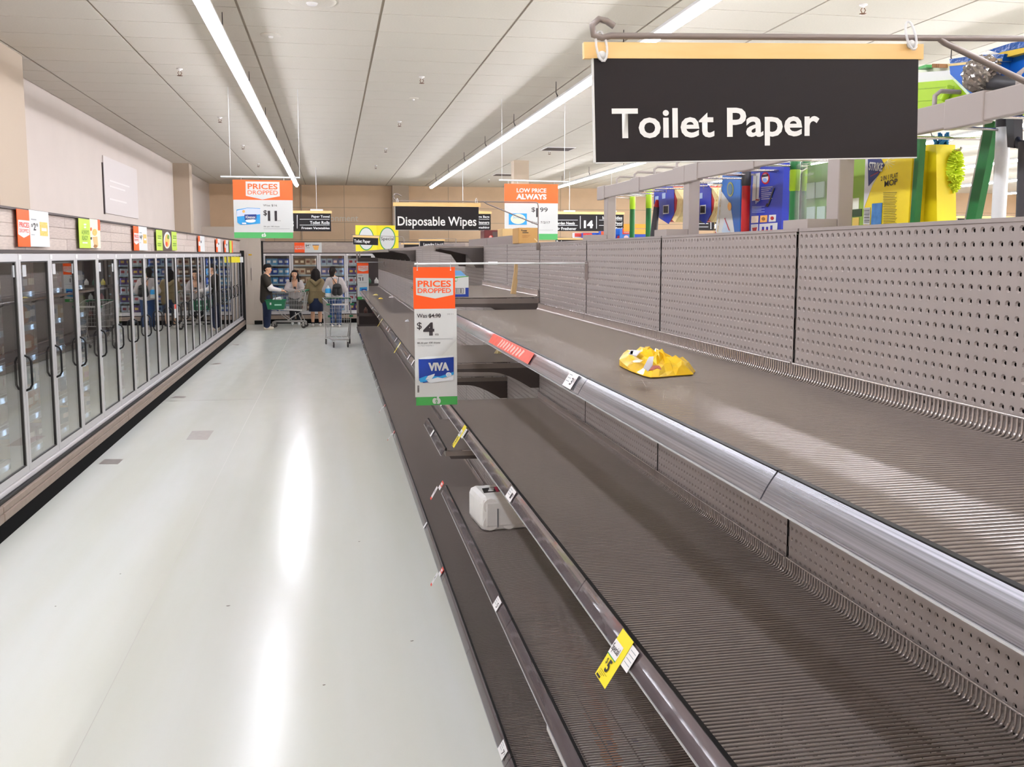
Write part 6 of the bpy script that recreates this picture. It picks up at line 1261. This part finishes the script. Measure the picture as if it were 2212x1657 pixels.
b = MB(); b.lathe([(0.17, 0.78), (0.185, 0.6), (0.205, 0.42), (0.195, 0.42), (0.16, 0.78)], (0, 0, 0), 24); b.build('skirt', mat('cloth_navy', '#14203d', 0.85), pr)
for s in (-1, 1): blob('sock', [(V3((s*0.1, 0, 0.07)), V3((s*0.1, 0, 0.12)), 0.045, 0.043)], mat('cloth_black', '#1b191c', 0.85), pr, 0.012, 2); shoe(pr, (s*0.1, 0, 0), (0, 1), mat('shoe_white', '#e6dfda', 0.6))
# --- shopper with backpack, seen from behind
px4 = atY(725, 702, 26.6).x
pr = person('shopper in a pale grey hoodie with a small black backpack seen from behind', (px4, 26.6, 0), 0)
hd = V3((-0.05, 0.03, 1.50)); FW = (0.25, 1, -0.15)
caps = []; head(caps, [], hd, FW); caps.append((V3((0, 0, 1.32)), hd-V3((0, 0.02, 0.07)), 0.05, 0.045))
for s in (-1, 1):
    sh, el, wr = V3((s*0.18, 0, 1.29)), V3((s*0.25, 0.02, 1.02)), V3((s*0.16, 0.25, 0.98)); caps += [(sh, el, 0.045, 0.038), (el, wr, 0.036, 0.025)]; hand(caps, wr, (-s*0.3, 1, 0), (-s, 0, 0.2), 0.6)
caps += [(V3((0, 0, 0.88)), V3((0, 0, 1.28)), 0.115, 0.12)]
for s in (-1, 1): caps += [(V3((s*0.08, 0, 0.88)), V3((s*0.09, 0, 0.47)), 0.085, 0.055), (V3((s*0.09, 0, 0.47)), V3((s*0.095, 0.0, 0.08)), 0.054, 0.035)]
blob('body', caps, m_skin, pr, 0.0075, 4); face(pr, hd, FW)
blob('hair', [(hd+V3((0, -0.03, 0.05)), hd+V3((0, 0.015, 0.065)), 0.094, 0.084), (hd+V3((-0.02, -0.045, 0.02)), hd+V3((-0.02, -0.045, -0.1)), 0.085, 0.06)], mat('hair_dark_brown', '#1e1512', 0.6, spec=0.25), pr, 0.012, 2)
hdy = blob('hoodie', [(V3((s*0.15, 0, 1.28)), V3((s*0.27, 0.02, 1.02)), 0.088, 0.085) for s in (-1, 1)]+[(V3((s*0.27, 0.02, 1.02)), V3((s*0.17, 0.21, 0.98)), 0.075, 0.05) for s in (-1, 1)]+[(V3((s*0.07, 0, 0.86)), V3((s*0.09, 0, 1.26)), 0.14, 0.11) for s in (-1, 1)]+[(V3((-0.07, -0.05, 1.32)), V3((0.07, -0.05, 1.32)), 0.06, 0.06)], mat('cloth_pale_grey', '#b9b0ae', 0.9), pr, 0.016, 4)
blob('jeans', [(V3((s*0.08, 0, 0.86)), V3((s*0.09, 0.0, 0.47)), 0.12, 0.085) for s in (-1, 1)]+[(V3((s*0.09, 0.0, 0.47)), V3((s*0.095, 0.0, 0.1)), 0.085, 0.07) for s in (-1, 1)], mat('denim_blue', '#1d3a66', 0.85, noise=0.1, scale=30), pr, 0.016, 3)
for s in (-1, 1): shoe(pr, (s*0.095, 0, 0), (0, 1), mat('shoe_black_white', '#cfcac6', 0.6))
bp = thing('backpack', 'small black backpack worn on the back of the grey hoodie', 'backpack', (px4+0.06, 26.6-0.2, 0.88))
blob('bag', [(V3((-0.06, 0, 0.07)), V3((-0.05, 0, 0.24)), 0.085, 0.07), (V3((0.06, 0, 0.07)), V3((0.05, 0, 0.24)), 0.085, 0.07), (V3((-0.03, 0, 0.27)), V3((0.03, 0, 0.27)), 0.05, 0.05)], mat('bag_black', '#161416', 0.5), bp, 0.012, 3)
blob('flap', [(V3((-0.07, -0.05, 0.22)), V3((0.07, -0.05, 0.22)), 0.045, 0.045)], mat('bag_black', '#161416', 0.5), bp, 0.012, 2)
for s in (-1, 1): MB().tube([(s*0.02, 0.0, 0.3), (s*0.07-0.03, 0.02, 0.42), (s*0.1-0.05, 0.1, 0.5)], 0.009, 6).build('strap', mat('bag_black', '#161416', 0.5), bp)
bpy.data.scenes.remove(TMP)
